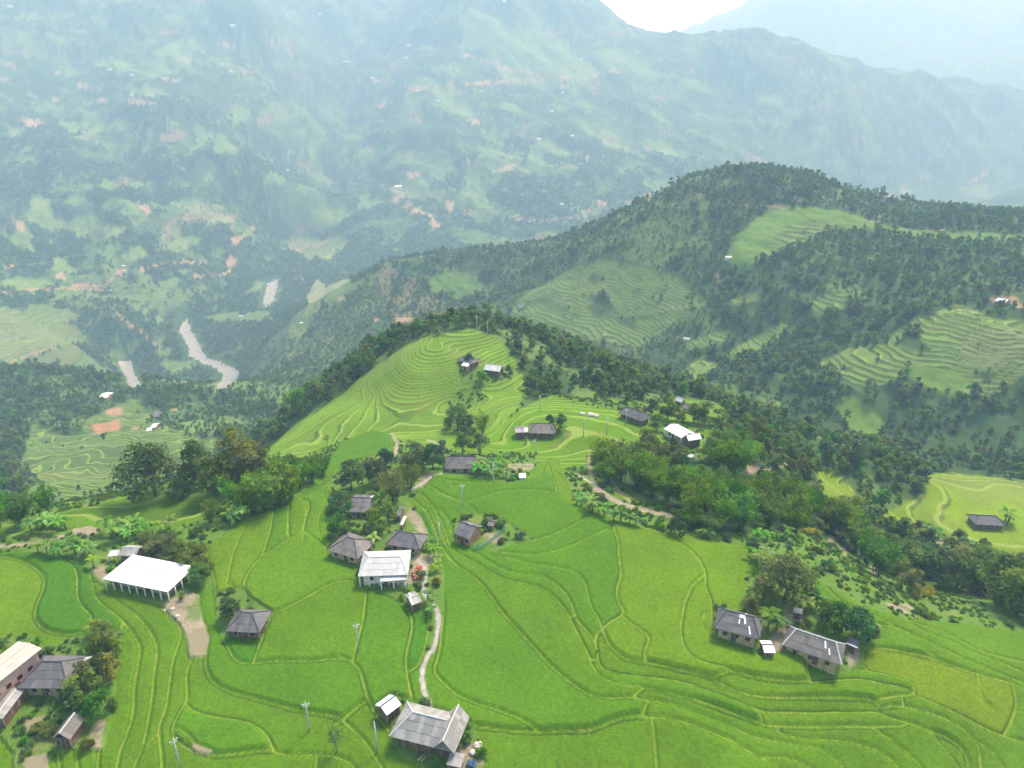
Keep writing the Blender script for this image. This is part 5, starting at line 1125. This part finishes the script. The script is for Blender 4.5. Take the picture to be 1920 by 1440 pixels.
for x, y, w, k, l in [(1176,764,30,'dark',"dark tree behind the left end of the dark hipped upper farmhouse"),(1222,778,32,'dark',"dark tree right behind the dark hipped upper farmhouse"),(1252,784,44,'bright',"bright tree above the long white house"),(1232,806,32,'dark',"dark tree left of the long white house"),
                      (1272,788,26,'olive',"greyish tree near the half hidden grey roof"),(1300,792,36,'dark',"grey dark tree below the half hidden grey roof"),(1320,796,44,'olive',"olive tree right of the half hidden grey roof"),(1345,800,34,'olive',"olive tree at the end of the small green field"),
                      (872,612,30,'dark',"dark tree on top of the knoll"),(892,610,30,'olive',"olive tree on top of the knoll beside the pole"),(855,616,24,'bright',"small bright tree on the left top of the knoll"),(922,622,26,'olive',"olive tree at the right shoulder of the knoll"),
                      (858,806,48,'dark',"dark tree at the foot of the knoll"),(880,812,42,'olive',"olive tree beside the weeping yellow bamboo"),(845,800,30,'olive',"olive tree left in the hollow under the knoll"),(955,704,22,'blue',"round bluish bush tree beside the light grey knoll house"),(903,718,24,'bright',"light tree below the dark knoll house"),(880,686,26,'blue',"low bluish tree behind the dark knoll house"),
                      (1330,868,50,'dark',"dark tree below the pale shed"),(1240,880,52,'olive',"grey olive tree in the upper grove left of the white house"),(1210,862,56,'olive',"broad grey olive tree at the top of the grove"),(1265,890,48,'olive',"grey olive tree at the back of the bamboo grove"),(1505,905,44,'dark',"dark tree at the end of the small dirt lane"),(1455,898,50,'olive',"olive tree on the small dirt lane")]:
    P(k, x, y, w, l)
# bamboo
for i, (x, y, w) in enumerate([(500,958,78),(530,948,74),(476,962,66),(452,955,62),(515,930,70),(545,935,58)]): P('bamboo_light', x, y, w, "bright bamboo clump on the plateau edge left of the near paddies", "bamboo on the left plateau edge", 1.0)
for i, (x, y, w) in enumerate([(562,912,46),(586,904,46),(606,890,40)]): P('bamboo', x, y, w, "dark bamboo clump beside the still pond strip", "bamboo beside the narrow field below the knoll", 1.0)
P('weeping', 395, 980, 40, "yellow-green bamboo below the tallest tree"); P('bamboo_light', 92, 960, 34, "slender yellow-green bamboo at the far left", None, 1.2); P('bamboo_light', 35, 985, 52, "wide bright bamboo near the left edge of the terrace"); P('bamboo_light', -5, 990, 52, "bright bamboo cut by the left edge"); P('weeping', 905, 812, 36, "weeping yellow bamboo at the foot of the knoll", None, 1.1)
GRV = [(1128,882,62),(1150,878,60),(1140,905,52),(1165,900,66),(1195,912,66),(1222,928,68),(1250,942,70),(1225,900,56),(1280,948,74),(1302,975,72),(1322,955,72),(1345,985,74),(1368,966,70),(1390,992,66),(1332,1004,46),(1290,990,44),(1415,965,66),(1440,990,62),(1430,940,56),(1465,972,70),(1490,998,66),(1480,955,56),(1375,940,56),(1285,925,54),(1340,930,54),(1510,975,60)]
for i, (x, y, w) in enumerate(GRV): P('bamboo' if i % 4 != 3 else 'bamboo_light', x, y, w, "feathery green bamboo clump in the large grove beside the dirt track", "bamboo clumps of the large grove", .95)
for i, (x, y, w) in enumerate([(1345,888,66),(1372,892,68),(1395,876,56),(1350,862,56),(1378,858,50)]): P('bamboo_light', x, y, w, "bright bamboo clump right of the long white house", "bright bamboo right of the long white house", 1.0)
for i, (x, y, w) in enumerate([(1560,1000,58),(1582,1012,60),(1604,1036,60),(1622,1058,58),(1648,1080,60),(1660,1066,50),(1590,985,48),(1545,985,48)]): P('bamboo', x, y, w, "tall bamboo clump running down the right bank of the plateau", "bamboo down the right bank", 1.05)
# banana plants
BAN = [("banana plant in the clump at the upper left above the track", "bananas at the upper left", 34, [(70,992),(82,985),(96,983),(108,982),(120,985),(60,1000),(90,996),(110,996)]),
       ("banana plant in the row left of the thicket behind the white house", "bananas behind the white house", 36, [(205,1000),(220,1004),(232,996),(246,1000),(258,992),(270,998),(240,1012),(215,1016),(262,1008),(285,1002),(318,992),(300,1000)]),
       ("pale banana plant along the track at the far left", "bananas along the left track", 30, [(75,1040),(88,1038),(100,1042),(112,1044)]),
       ("banana plant left of the white columned house", "bananas left of the white house", 34, [(142,1038),(155,1042),(168,1046),(162,1036),(178,1064)]),
       ("banana plant under the bright bamboo at the edge of the left paddies", "bananas under the bamboo", 34, [(430,984),(442,986),(455,980),(446,972)]),
       ("pale yellow-green banana plant in front of the long dark farmhouse", "bananas before the long dark farmhouse", 34, [(898,888),(908,884),(918,888),(926,880),(934,890),(944,884),(930,898),(915,898),(950,896),(892,896),(938,874)]),
       ("banana plant beside the path right of the dark grey hamlet house", "bananas on the hamlet path", 30, [(806,1030),(814,1042),(818,1056),(820,1070),(806,1130),(812,1142),(808,1156)]),
       ("banana plant in the row between the near paddies and the dirt track", "bananas below the dirt track", 36, [(1082,944),(1092,948),(1102,952),(1112,956),(1124,966),(1134,970),(1150,980),(1165,982),(1178,984),(1190,988),(1106,962)]),
       ("tall banana plant beside the patched house on the right", "bananas at the right hand houses", 50, [(1418,1118),(1410,1128),(1455,1182),(1440,1178),(1500,1128),(1515,1134),(1488,1122),(1530,1140),(1508,1148)]),
       ("banana plant near the top of the right bank below the grove", "bananas under the grove", 34, [(1328,1014),(1316,1010),(1418,1010),(1432,1016),(1440,1012),(1475,1012)]),
       ("banana plant at the edge of paddies below the feathery tree", "bananas above the feathery tree", 40, [(1418,1056),(1428,1062),(1436,1052),(1422,1070)]),
       ("banana plant in the terraces of the lower right", "bananas in the lower right terraces", 26, [(1722,1004),(1734,1002),(1746,1004),(1758,1008),(1888,982),(1894,978),(1884,976),(1780,1026)])]
for l, g, w, pts in BAN:
    for x, y in pts: P('banana', x + vi.uniform(-2, 2), y + vi.uniform(-1, 1), w * vi.uniform(.8, 1.15), l, g)
P('banana', 181, 1194, 36, "banana plant at the back of the left edge garden"); P('banana', 702, 1026, 34, "star shaped banana plant between the two hipped hamlet houses")
P('flower', 1524, 1004, 26, "yellow flowering bush at the top of the right bank"); P('flower', 1512, 1000, 18, "small yellow flowering bush left of the larger one"); P('flower', 1738, 1116, 26, "yellow flowering bush on the grassy slope at the right"); P('flower', 1720, 1118, 16, "small yellow flowering bush left on the grassy slope")

for g, lst in SETS.items():           # small groups: say which one by its place in the group
    if len(lst) <= 12:
        lst.sort(key=lambda q: (q[0], q[1]))
        for i, (_, _, o) in enumerate(lst):
            w_ = ORD[-1] if i == len(lst) - 1 else ORD[i]; o["label"] = w_ + " " + o["label"]
# ------------------------------------------------------------------ scattered growth
PL = np.array(PLACED)
def free(x, y, r_=.6): return not np.any((PL[:, 0] - x) ** 2 + (PL[:, 1] - y) ** 2 < (PL[:, 2] + r_) ** 2)
cell = (RR * np.gradient(cols)[None, :]) * np.gradient(rows)[:, None]
nearvis = vis & inside & (PX > -160) & (PX < 2080) & (PY > -80) & (PY < 1560)
def scatter(mask, spacing, cap=10 ** 9):
    pr = np.where(mask, cell / spacing ** 2, 0); k = np.argwhere(rng.random(pr.shape) < pr)
    if len(k) > cap: k = k[rng.permutation(len(k))[:cap]]
    r_ = rows[k[:, 0]] + rng.uniform(-.5, .5, len(k)) * np.gradient(rows)[k[:, 0]]; a = cols[k[:, 1]] + rng.uniform(-.5, .5, len(k)) * math.radians(.12)
    return np.stack([r_ * np.sin(a), r_ * np.cos(a), zfin[k[:, 0], k[:, 1]]], 1)
nopath = (PDc > 1.6) & (PDe > 1.3)
# shrubs on the rough ground of the plateau: the ones that show largest are things, the rest one mass
cand = scatter((cls == GRASS) & nearvis & nopath & (RR < 330) & (BD > .8), 3.3)
cand = np.array([p for p in cand if not (p[0] > 60 and p[1] > 100 and rng.random() < .45)])
cand = [p for p in cand if free(p[0], p[1], .5)]
cand.sort(key=lambda p: p @ p)
for p in cand[:235]: plant('shrub', p[0], p[1], random.uniform(1.3, 3.2), "low green shrub on the rough ground between paddies and houses", "low shrubs around the houses and paths", 1.0, None, True)
rest_shrubs = cand[235:]
# trees of the woods
riv = blur((cls == RIVER).astype(float), 6) > .02
woods = (cls == FOREST) & nearvis & ~riv
T = np.concatenate([scatter(woods & (RR < 450), 4.3), scatter(woods & (RR >= 450) & (RR < 1100), 5.4)])
T = T[np.array([free(p[0], p[1], 1.5) for p in T])]
T = T[np.argsort((T ** 2).sum(1))]
n_have = sum(1 for o in SC.objects if o.name.startswith("broadleaf_tree"))
n_ind = max(0, 296 - n_have)
WT = []
for i, (mt, W, Hh) in enumerate([('leaf_dark', 6, 7.2), ('leaf_dark', 5.2, 7.5), ('leaf_dark', 6.5, 6.5), ('leaf_olive', 6, 7), ('leaf_olive', 5.5, 6), ('leaf_blue', 5.5, 6.5), ('leaf_bamboo', 5.5, 7), ('leaf_olive', 4.2, 4.5), ('leaf_bright', 4.5, 5)]):
    WT.append(wood_tree(200 + i, mt, W, Hh))
for p in T[:n_ind]:
    left = p[0] < 0
    plant(random.choice(['dark', 'olive', 'olive', 'blue', 'bright']), p[0], p[1], random.choice((3.2, 3.8, 4.4, 5.2, 6.2)), "woodland tree on the slope below the left edge of the plateau" if left else "woodland tree on the slope under the right bank of the plateau", "woodland trees under the left edge" if left else "woodland trees under the right bank", random.uniform(.85, 1.2), None, True)

def mass(name, pts, sizes, meshes, label, cat):
    src = bpy.data.collections.new(name + "_plants")
    for k, m_ in enumerate(meshes):
        src.objects.link(bpy.data.objects.new("%s_plant_%02d" % (name, k), m_))
    me = bpy.data.meshes.new(name); me.vertices.add(len(pts)); me.vertices.foreach_set("co", np.asarray(pts, np.float32).ravel())
    n_ = len(pts)
    for an, ty, val in (("size", 'FLOAT', sizes), ("turn", 'FLOAT', rng.uniform(0, 6.28, n_)), ("pick", 'INT', rng.integers(0, len(meshes), n_))):
        a = me.attributes.new(an, ty, 'POINT'); a.data.foreach_set("value", np.asarray(val, np.float32 if ty == 'FLOAT' else np.int32))
    o = bpy.data.objects.new(name, me); COL.objects.link(o); o["kind"] = "stuff"; o["label"] = label; o["category"] = cat
    ng = bpy.data.node_groups.new(name + "_growth", 'GeometryNodeTree')
    ng.interface.new_socket("Geometry", in_out='INPUT', socket_type='NodeSocketGeometry'); ng.interface.new_socket("Geometry", in_out='OUTPUT', socket_type='NodeSocketGeometry')
    N = ng.nodes; Lk = ng.links; gi = N.new("NodeGroupInput"); go = N.new("NodeGroupOutput"); ip = N.new("GeometryNodeInstanceOnPoints"); ci = N.new("GeometryNodeCollectionInfo")
    ci.inputs['Collection'].default_value = src; ci.inputs['Separate Children'].default_value = True; ip.inputs['Pick Instance'].default_value = True
    def na(nm, ty):
        q = N.new("GeometryNodeInputNamedAttribute"); q.data_type = ty; q.inputs['Name'].default_value = nm; return q.outputs[0]
    cx = N.new("ShaderNodeCombineXYZ"); Lk.new(na("turn", 'FLOAT'), cx.inputs[2])
    Lk.new(gi.outputs[0], ip.inputs['Points']); Lk.new(ci.outputs[0], ip.inputs['Instance']); Lk.new(na("pick", 'INT'), ip.inputs['Instance Index']); Lk.new(cx.outputs[0], ip.inputs['Rotation']); Lk.new(na("size", 'FLOAT'), ip.inputs['Scale']); Lk.new(ip.outputs[0], go.inputs[0])
    md = o.modifiers.new("growth", 'NODES'); md.node_group = ng
    return o
w2 = scatter(woods & (RR >= 1100) & (RR < 1900), 6.6, 36000); w3 = scatter(woods & (RR >= 1900) & (RR < 2900), 8.5, 45000)
sc_ = scatter((cls == ROUGH) & nearvis & (RR < 1100) & ~riv, 5.2); sc2 = scatter((cls == ROUGH) & nearvis & (RR >= 1100) & (RR < 2400), 24, 9000); tr_ = scatter((cls == TERR) & nearvis & (RR > 380) & (RR < 1000), 34)
def lay(name, sets, meshes, label):
    pts = np.concatenate([q for q, _ in sets]); pts[:, 2] += CZ - .3
    mass(name, pts, np.concatenate([b_ * np.clip(rng.lognormal(-.08, .30, len(q)), .5, 1.9) for q, b_ in sets]), meshes, label, "forest")
WF = [wood_tree(230 + i, m_, 6, 6.5, 130) for i, m_ in enumerate(['leaf_far', 'leaf_far', 'leaf_dark'])]
print("woods", len(T) - n_ind, len(w2), len(w3), len(sc_), len(sc2), "shrubs", len(cand))
lay("forest", [(T[n_ind:], .86), (sc_, .5), (tr_, .55)], WT, "dense green woods covering the wooded hill and the slopes under the fields")
lay("far_forest", [(w2, 1.0), (w3, 1.2), (sc2, .9)], WF, "hazy woods on the slopes beyond the river")
gr = scatter((cls == GRASS) & nearvis & nopath & (RR < 340) & (BD > .6), 2.1)
gr = np.array([p for p in gr if free(p[0], p[1], .2)] + list(rest_shrubs)); gr[:, 2] += CZ - .1
mass("undergrowth", gr, rng.uniform(.22, .6, len(gr)), [KIND['shrub'][k][0] for k in range(6)], "low weeds and small bushes on the rough ground", "undergrowth")
# ------------------------------------------------------------------ poles, people, yard things
def pole_mesh():
    p = MB(); p.tube([(0, 0, -.8), (0, 0, 3.5), (0, 0, 7.2)], [.19, .16, .12], 8)
    a = MB(); a.box(-.75, .75, -.06, .06, 6.6, 6.72); a.box(-.5, .5, -.05, .05, 6.15, 6.25)
    i = MB()
    for x in (-.65, 0, .65): i.tube([(x, 0, 6.72), (x, 0, 6.95)], .06, 6)
    return p.mesh("shaft", "concrete", True), a.mesh("crossarm", "cap_pale"), i.mesh("insulator", "post_white")
PM = pole_mesh()
for px, py, l in [(580,1369,"concrete power pole beside the mud patch in the left paddies"),(673,1222,"concrete power pole on the bank below the white roofed hamlet"),(707,1408,"concrete power pole left of the big pale grey farmhouse"),(338,1438,"concrete power pole cut by the lower edge in the left paddies"),
                  (825,1022,"concrete power pole above the hamlet path"),(868,950,"concrete power pole with a wide top in the upper centre paddies"),(925,911,"concrete power pole in front of the yellow banana plants"),(1002,858,"concrete power pole in the small terraces behind the bananas"),(1012,771,"power pole in the upper right fields"),
                  (1138,811,"power pole in the rice below the dark hipped upper farmhouse"),(1094,818,"power pole at the corner of the upper right fields"),(1173,796,"thin power pole by the dark hipped upper farmhouse"),(894,618,"power pole on top of the knoll"),(914,627,"power pole on the right shoulder of the knoll"),(956,651,"power pole at the wood's edge right of the knoll")]:
    p = ground_hit(px, py); o = thing("utility_pole", l, "power pole", (p[0], p[1], height_at(p[0], p[1]) + CZ), vi.uniform(0, 3), "power poles crossing the fields")
    for m_ in PM: put_obj(m_.name.split('.')[0], m_, o)

flat_mat("skin", (.45, .28, .19)); flat_mat("cloth_black", (.02, .02, .025)); flat_mat("cloth_blue", (.05, .07, .14)); flat_mat("hair_black", (.012, .01, .01))
def person(px, py, label, rz, stoop, cloth):
    p = ground_hit(px, py); o = thing("person", label, "person", (p[0], p[1], height_at(p[0], p[1]) + CZ), rz)
    b = stoop; hip_ = (0, 0, .9); chest = (0, -.42 * b, 1.32 - .16 * b); neck = (0, -.58 * b, 1.48 - .26 * b); head = (0, -.68 * b, 1.64 - .30 * b)
    vs = [hip_, chest, neck, head, (-.11, 0, .86), (-.12, -.03, .48), (-.12, .02, .06), (-.12, -.14, .03), (.11, 0, .86), (.13, .06, .48), (.13, .14, .06), (.13, -.02, .03),
          (-.2, -.40 * b, 1.36 - .17 * b), (-.26, -.45 * b - .05, 1.10 - .17 * b), (-.24, -.50 * b - .16, .88 - .1 * b), (.2, -.40 * b, 1.36 - .17 * b), (.26, -.45 * b - .05, 1.10 - .17 * b), (.24, -.50 * b - .16, .88 - .1 * b)]
    es = [(0,1),(1,2),(2,3),(0,4),(4,5),(5,6),(6,7),(0,8),(8,9),(9,10),(10,11),(1,12),(12,13),(13,14),(1,15),(15,16),(16,17)]
    rad = [.15,.17,.065,.11,.10,.075,.05,.045,.10,.075,.05,.045,.075,.05,.04,.075,.05,.04]
    me = bpy.data.meshes.new("body"); me.from_pydata(vs, es, []); ob = put_obj("body", me, o)
    md = ob.modifiers.new("skin", 'SKIN'); 
    for i, q in enumerate(me.skin_vertices[0].data): q.radius = (rad[i], rad[i]); q.use_root = (i == 0)
    ob.modifiers.new("smooth", 'SUBSURF').levels = 1
    m, nt, bb = new_mat("body_" + cloth); zc = nd(nt, "ShaderNodeSeparateXYZ"); nt.links.new(nd(nt, "ShaderNodeTexCoord").outputs['Object'], zc.inputs[0])
    c = mixc(nt, smooth(nt, 1.46 - .26 * b, 1.48 - .26 * b, zc.outputs[2]), tuple(MATS[cloth].node_tree.nodes["Principled BSDF"].inputs['Base Color'].default_value[:3]), (.45, .28, .19)); nt.links.new(c, bb.inputs['Base Color']); me.materials.append(m)
    h = MB(); 
    for k in range(3): r0 = .125 - .03 * k; h.tube([(head[0], head[1] + .02, head[2] + .03 + .04 * k), (head[0], head[1] + .02, head[2] + .07 + .04 * k)], [r0, r0 - .02], 10)
    h.build("hair", "hair_black", o)
person(1119, 1224, "person in black bending over on the paddy bank", .4, .8, "cloth_black")
person(1131, 918, "person in dark clothes standing on the dirt track", 1.0, .05, "cloth_blue")

# green net fence of the garden beside the reddish house
flat_mat("net_green", (.10, .36, .24), .7)
pts = [ground_hit(*q) for q in [(886,1030),(905,1028),(922,1016),(934,1006),(947,996),(940,984)]]
o = thing("net_fence", "green net fence round the garden of the reddish timber house", "fence", (pts[0][0], pts[0][1], pts[0][2] + CZ))
base = np.array([pts[0][0], pts[0][1], pts[0][2]]); pm0 = MB(); pm0.tube([(0, 0, -.4), (0, 0, 1.35)], .05, 5); pm1 = pm0.mesh("post", "post_wood")
pl = [Vector((q[0] - base[0], q[1] - base[1], height_at(q[0], q[1]) - base[2])) for q in pts]
for q in pl: put_obj("post", pm1, o, tuple(q))
for a, b in zip(pl[:-1], pl[1:]):
    n_ = (b - a).cross(Vector((0, 0, 1))).normalized(); m_ = MB(); k = max(4, int((b - a).length / .35))
    for i in range(k + 1):
        s_ = a.lerp(b, i / k); m_.box(s_.x - .03, s_.x + .03, s_.y - .03, s_.y + .03, s_.z + .08, s_.z + 1.25)
    for h in (.1, .3, .5, .7, .9, 1.1, 1.25): m_.slab([a + Vector((0, 0, h)) - n_ * .02, b + Vector((0, 0, h)) - n_ * .02, b + Vector((0, 0, h + .07)) - n_ * .02, a + Vector((0, 0, h + .07)) - n_ * .02], n_, .03)
    m_.build("net", "net_green", o)
# logs, bricks, stones
flat_mat("log_wood", (.36, .27, .16), .9, 3, (.46, .36, .22)); flat_mat("brick_red", (.34, .16, .09), .9, 4, (.40, .22, .13)); flat_mat("stone", (.42, .40, .37), .95, 1, (.52, .5, .46)); flat_mat("tarp_red", (.45, .06, .05), .6); flat_mat("tarp_blue", (.04, .08, .17), .6)
for k, (a, b) in enumerate([((784,1430),(798,1416)), ((790,1432),(803,1418))]):
    A, B_ = ground_hit(*a), ground_hit(*b); d = B_ - A; o = MB(); o.tube([(0, 0, .16), (d[0] * .5, d[1] * .5, .2), (d[0], d[1], .17)], [.16, .15, .12], 8)
    ob = o.build("log", "log_wood", None, True, (A[0], A[1], height_at(A[0], A[1]) + CZ + .45)); tag(ob, "%s long pale log lying before the big pale grey farmhouse" % ("outer" if k == 0 else "inner"), "log")
p = ground_hit(782, 1080); o = thing("brick_stack", "low orange-red brick stack right of the white roofed hamlet house", "bricks", (p[0], p[1], height_at(p[0], p[1]) + CZ), .3)
bm0 = MB(); bm0.box(-.32, .32, -.28, .28, 0, .3); bmesh_ = bm0.mesh("brick_layer", "brick_red")
for i in range(3):
    for j in range(5):
        for h in range(2 + (i + j) % 2): put_obj("brick_layer", bmesh_, o, (i * .68 - .7, j * .6 - 1.2, h * .32 + vi.uniform(0, .01)), vi.uniform(-.05, .05))
for px, py, mt, l in [(709, 1088, 'tarp_red', "red tarpaulin sheet at the left foot of the porch"), (786, 1068, 'tarp_red', "small red tarpaulin on the brick stack"), (706, 914, 'tarp_blue', "small dark blue tarpaulin under the hamlet trees"), (884, 1436, 'tarp_blue', "small blue tarpaulin in the yard right of the big farmhouse")]:
    p = ground_hit(px, py); m_ = MB(); g = [[(x * .5 - .75, y * .45 - .7, .35 + .22 * math.sin(x * 1.7 + y) + .25 * (1 if 0 < x < 3 and 0 < y < 3 else 0)) for x in range(4)] for y in range(4)]
    for y in range(3):
        for x in range(3): m_.quad(g[y][x], g[y][x + 1], g[y + 1][x + 1], g[y + 1][x])
    ob = m_.build("tarpaulin", mt, None, True, (p[0], p[1], height_at(p[0], p[1]) + CZ + .3)); tag(ob, l, "tarpaulin")
    s_ = ob.modifiers.new("thick", 'SOLIDIFY'); s_.thickness = .03
def rock(seed):
    rs = random.Random(seed); bm = bmesh.new(); bmesh.ops.create_icosphere(bm, subdivisions=2, radius=1)
    for v in bm.verts: v.co *= 1 + rs.uniform(-.16, .16); v.co.z *= .6
    me = bpy.data.meshes.new("boulder"); bm.to_mesh(me); bm.free(); me.materials.append(MATS["stone"]); return me
RK = [rock(k) for k in range(3)]
for px, py, w, l in [(1092,775,1.2,"small pale boulder left in the bare patch of the upper rice"),(1108,777,1.5,"pale boulder in the middle of the bare patch of the upper rice"),(1118,779,1.3,"pale boulder right in the bare patch of the upper rice"),(324,1142,.5,"pale stone at the upper edge of the dry yard"),(309,1142,.5,"pale stone at the paddy corner of the dry yard"),(332,1156,.5,"pale stone beside the dry yard path"),(895,1398,.9,"boulder in the yard right of the big pale grey farmhouse"),(886,1412,.7,"smaller boulder below the one in the farmhouse yard"),(1340,1207,.0,"")]:
    if w:
        p = ground_hit(px, py); ob = put_obj("boulder", vi.choice(RK), None, (p[0], p[1], height_at(p[0], p[1]) + CZ + .1), vi.uniform(0, 6), w); tag(ob, l, "boulder")
# ------------------------------------------------------------------ the air
hz, nt, b = new_mat("haze_air")
nt.nodes.remove(b)
pv = nd(nt, "ShaderNodeVolumePrincipled")
pv.inputs['Color'].default_value = (.45, .68, 1.0, 1); pv.inputs['Absorption Color'].default_value = (.9, .9, .9, 1); pv.inputs['Density'].default_value = HAZE_D; pv.inputs['Anisotropy'].default_value = 0.0
nt.links.new(pv.outputs[0], nt.nodes["Material Output"].inputs['Volume'])
zmax = max(float(zfin.max()) + CZ, CZ) + 60; zmin = float(zfin.min()) + CZ - 3
bm = bmesh.new(); bmesh.ops.create_cube(bm, size=1)
for v in bm.verts: v.co = Vector((v.co.x * 26000, v.co.y * 26000, zmin if v.co.z < 0 else zmax))
me = bpy.data.meshes.new("haze"); bm.to_mesh(me); bm.free(); me.materials.append(hz)
ob = bpy.data.objects.new("haze", me); COL.objects.link(ob); ob["kind"] = "stuff"
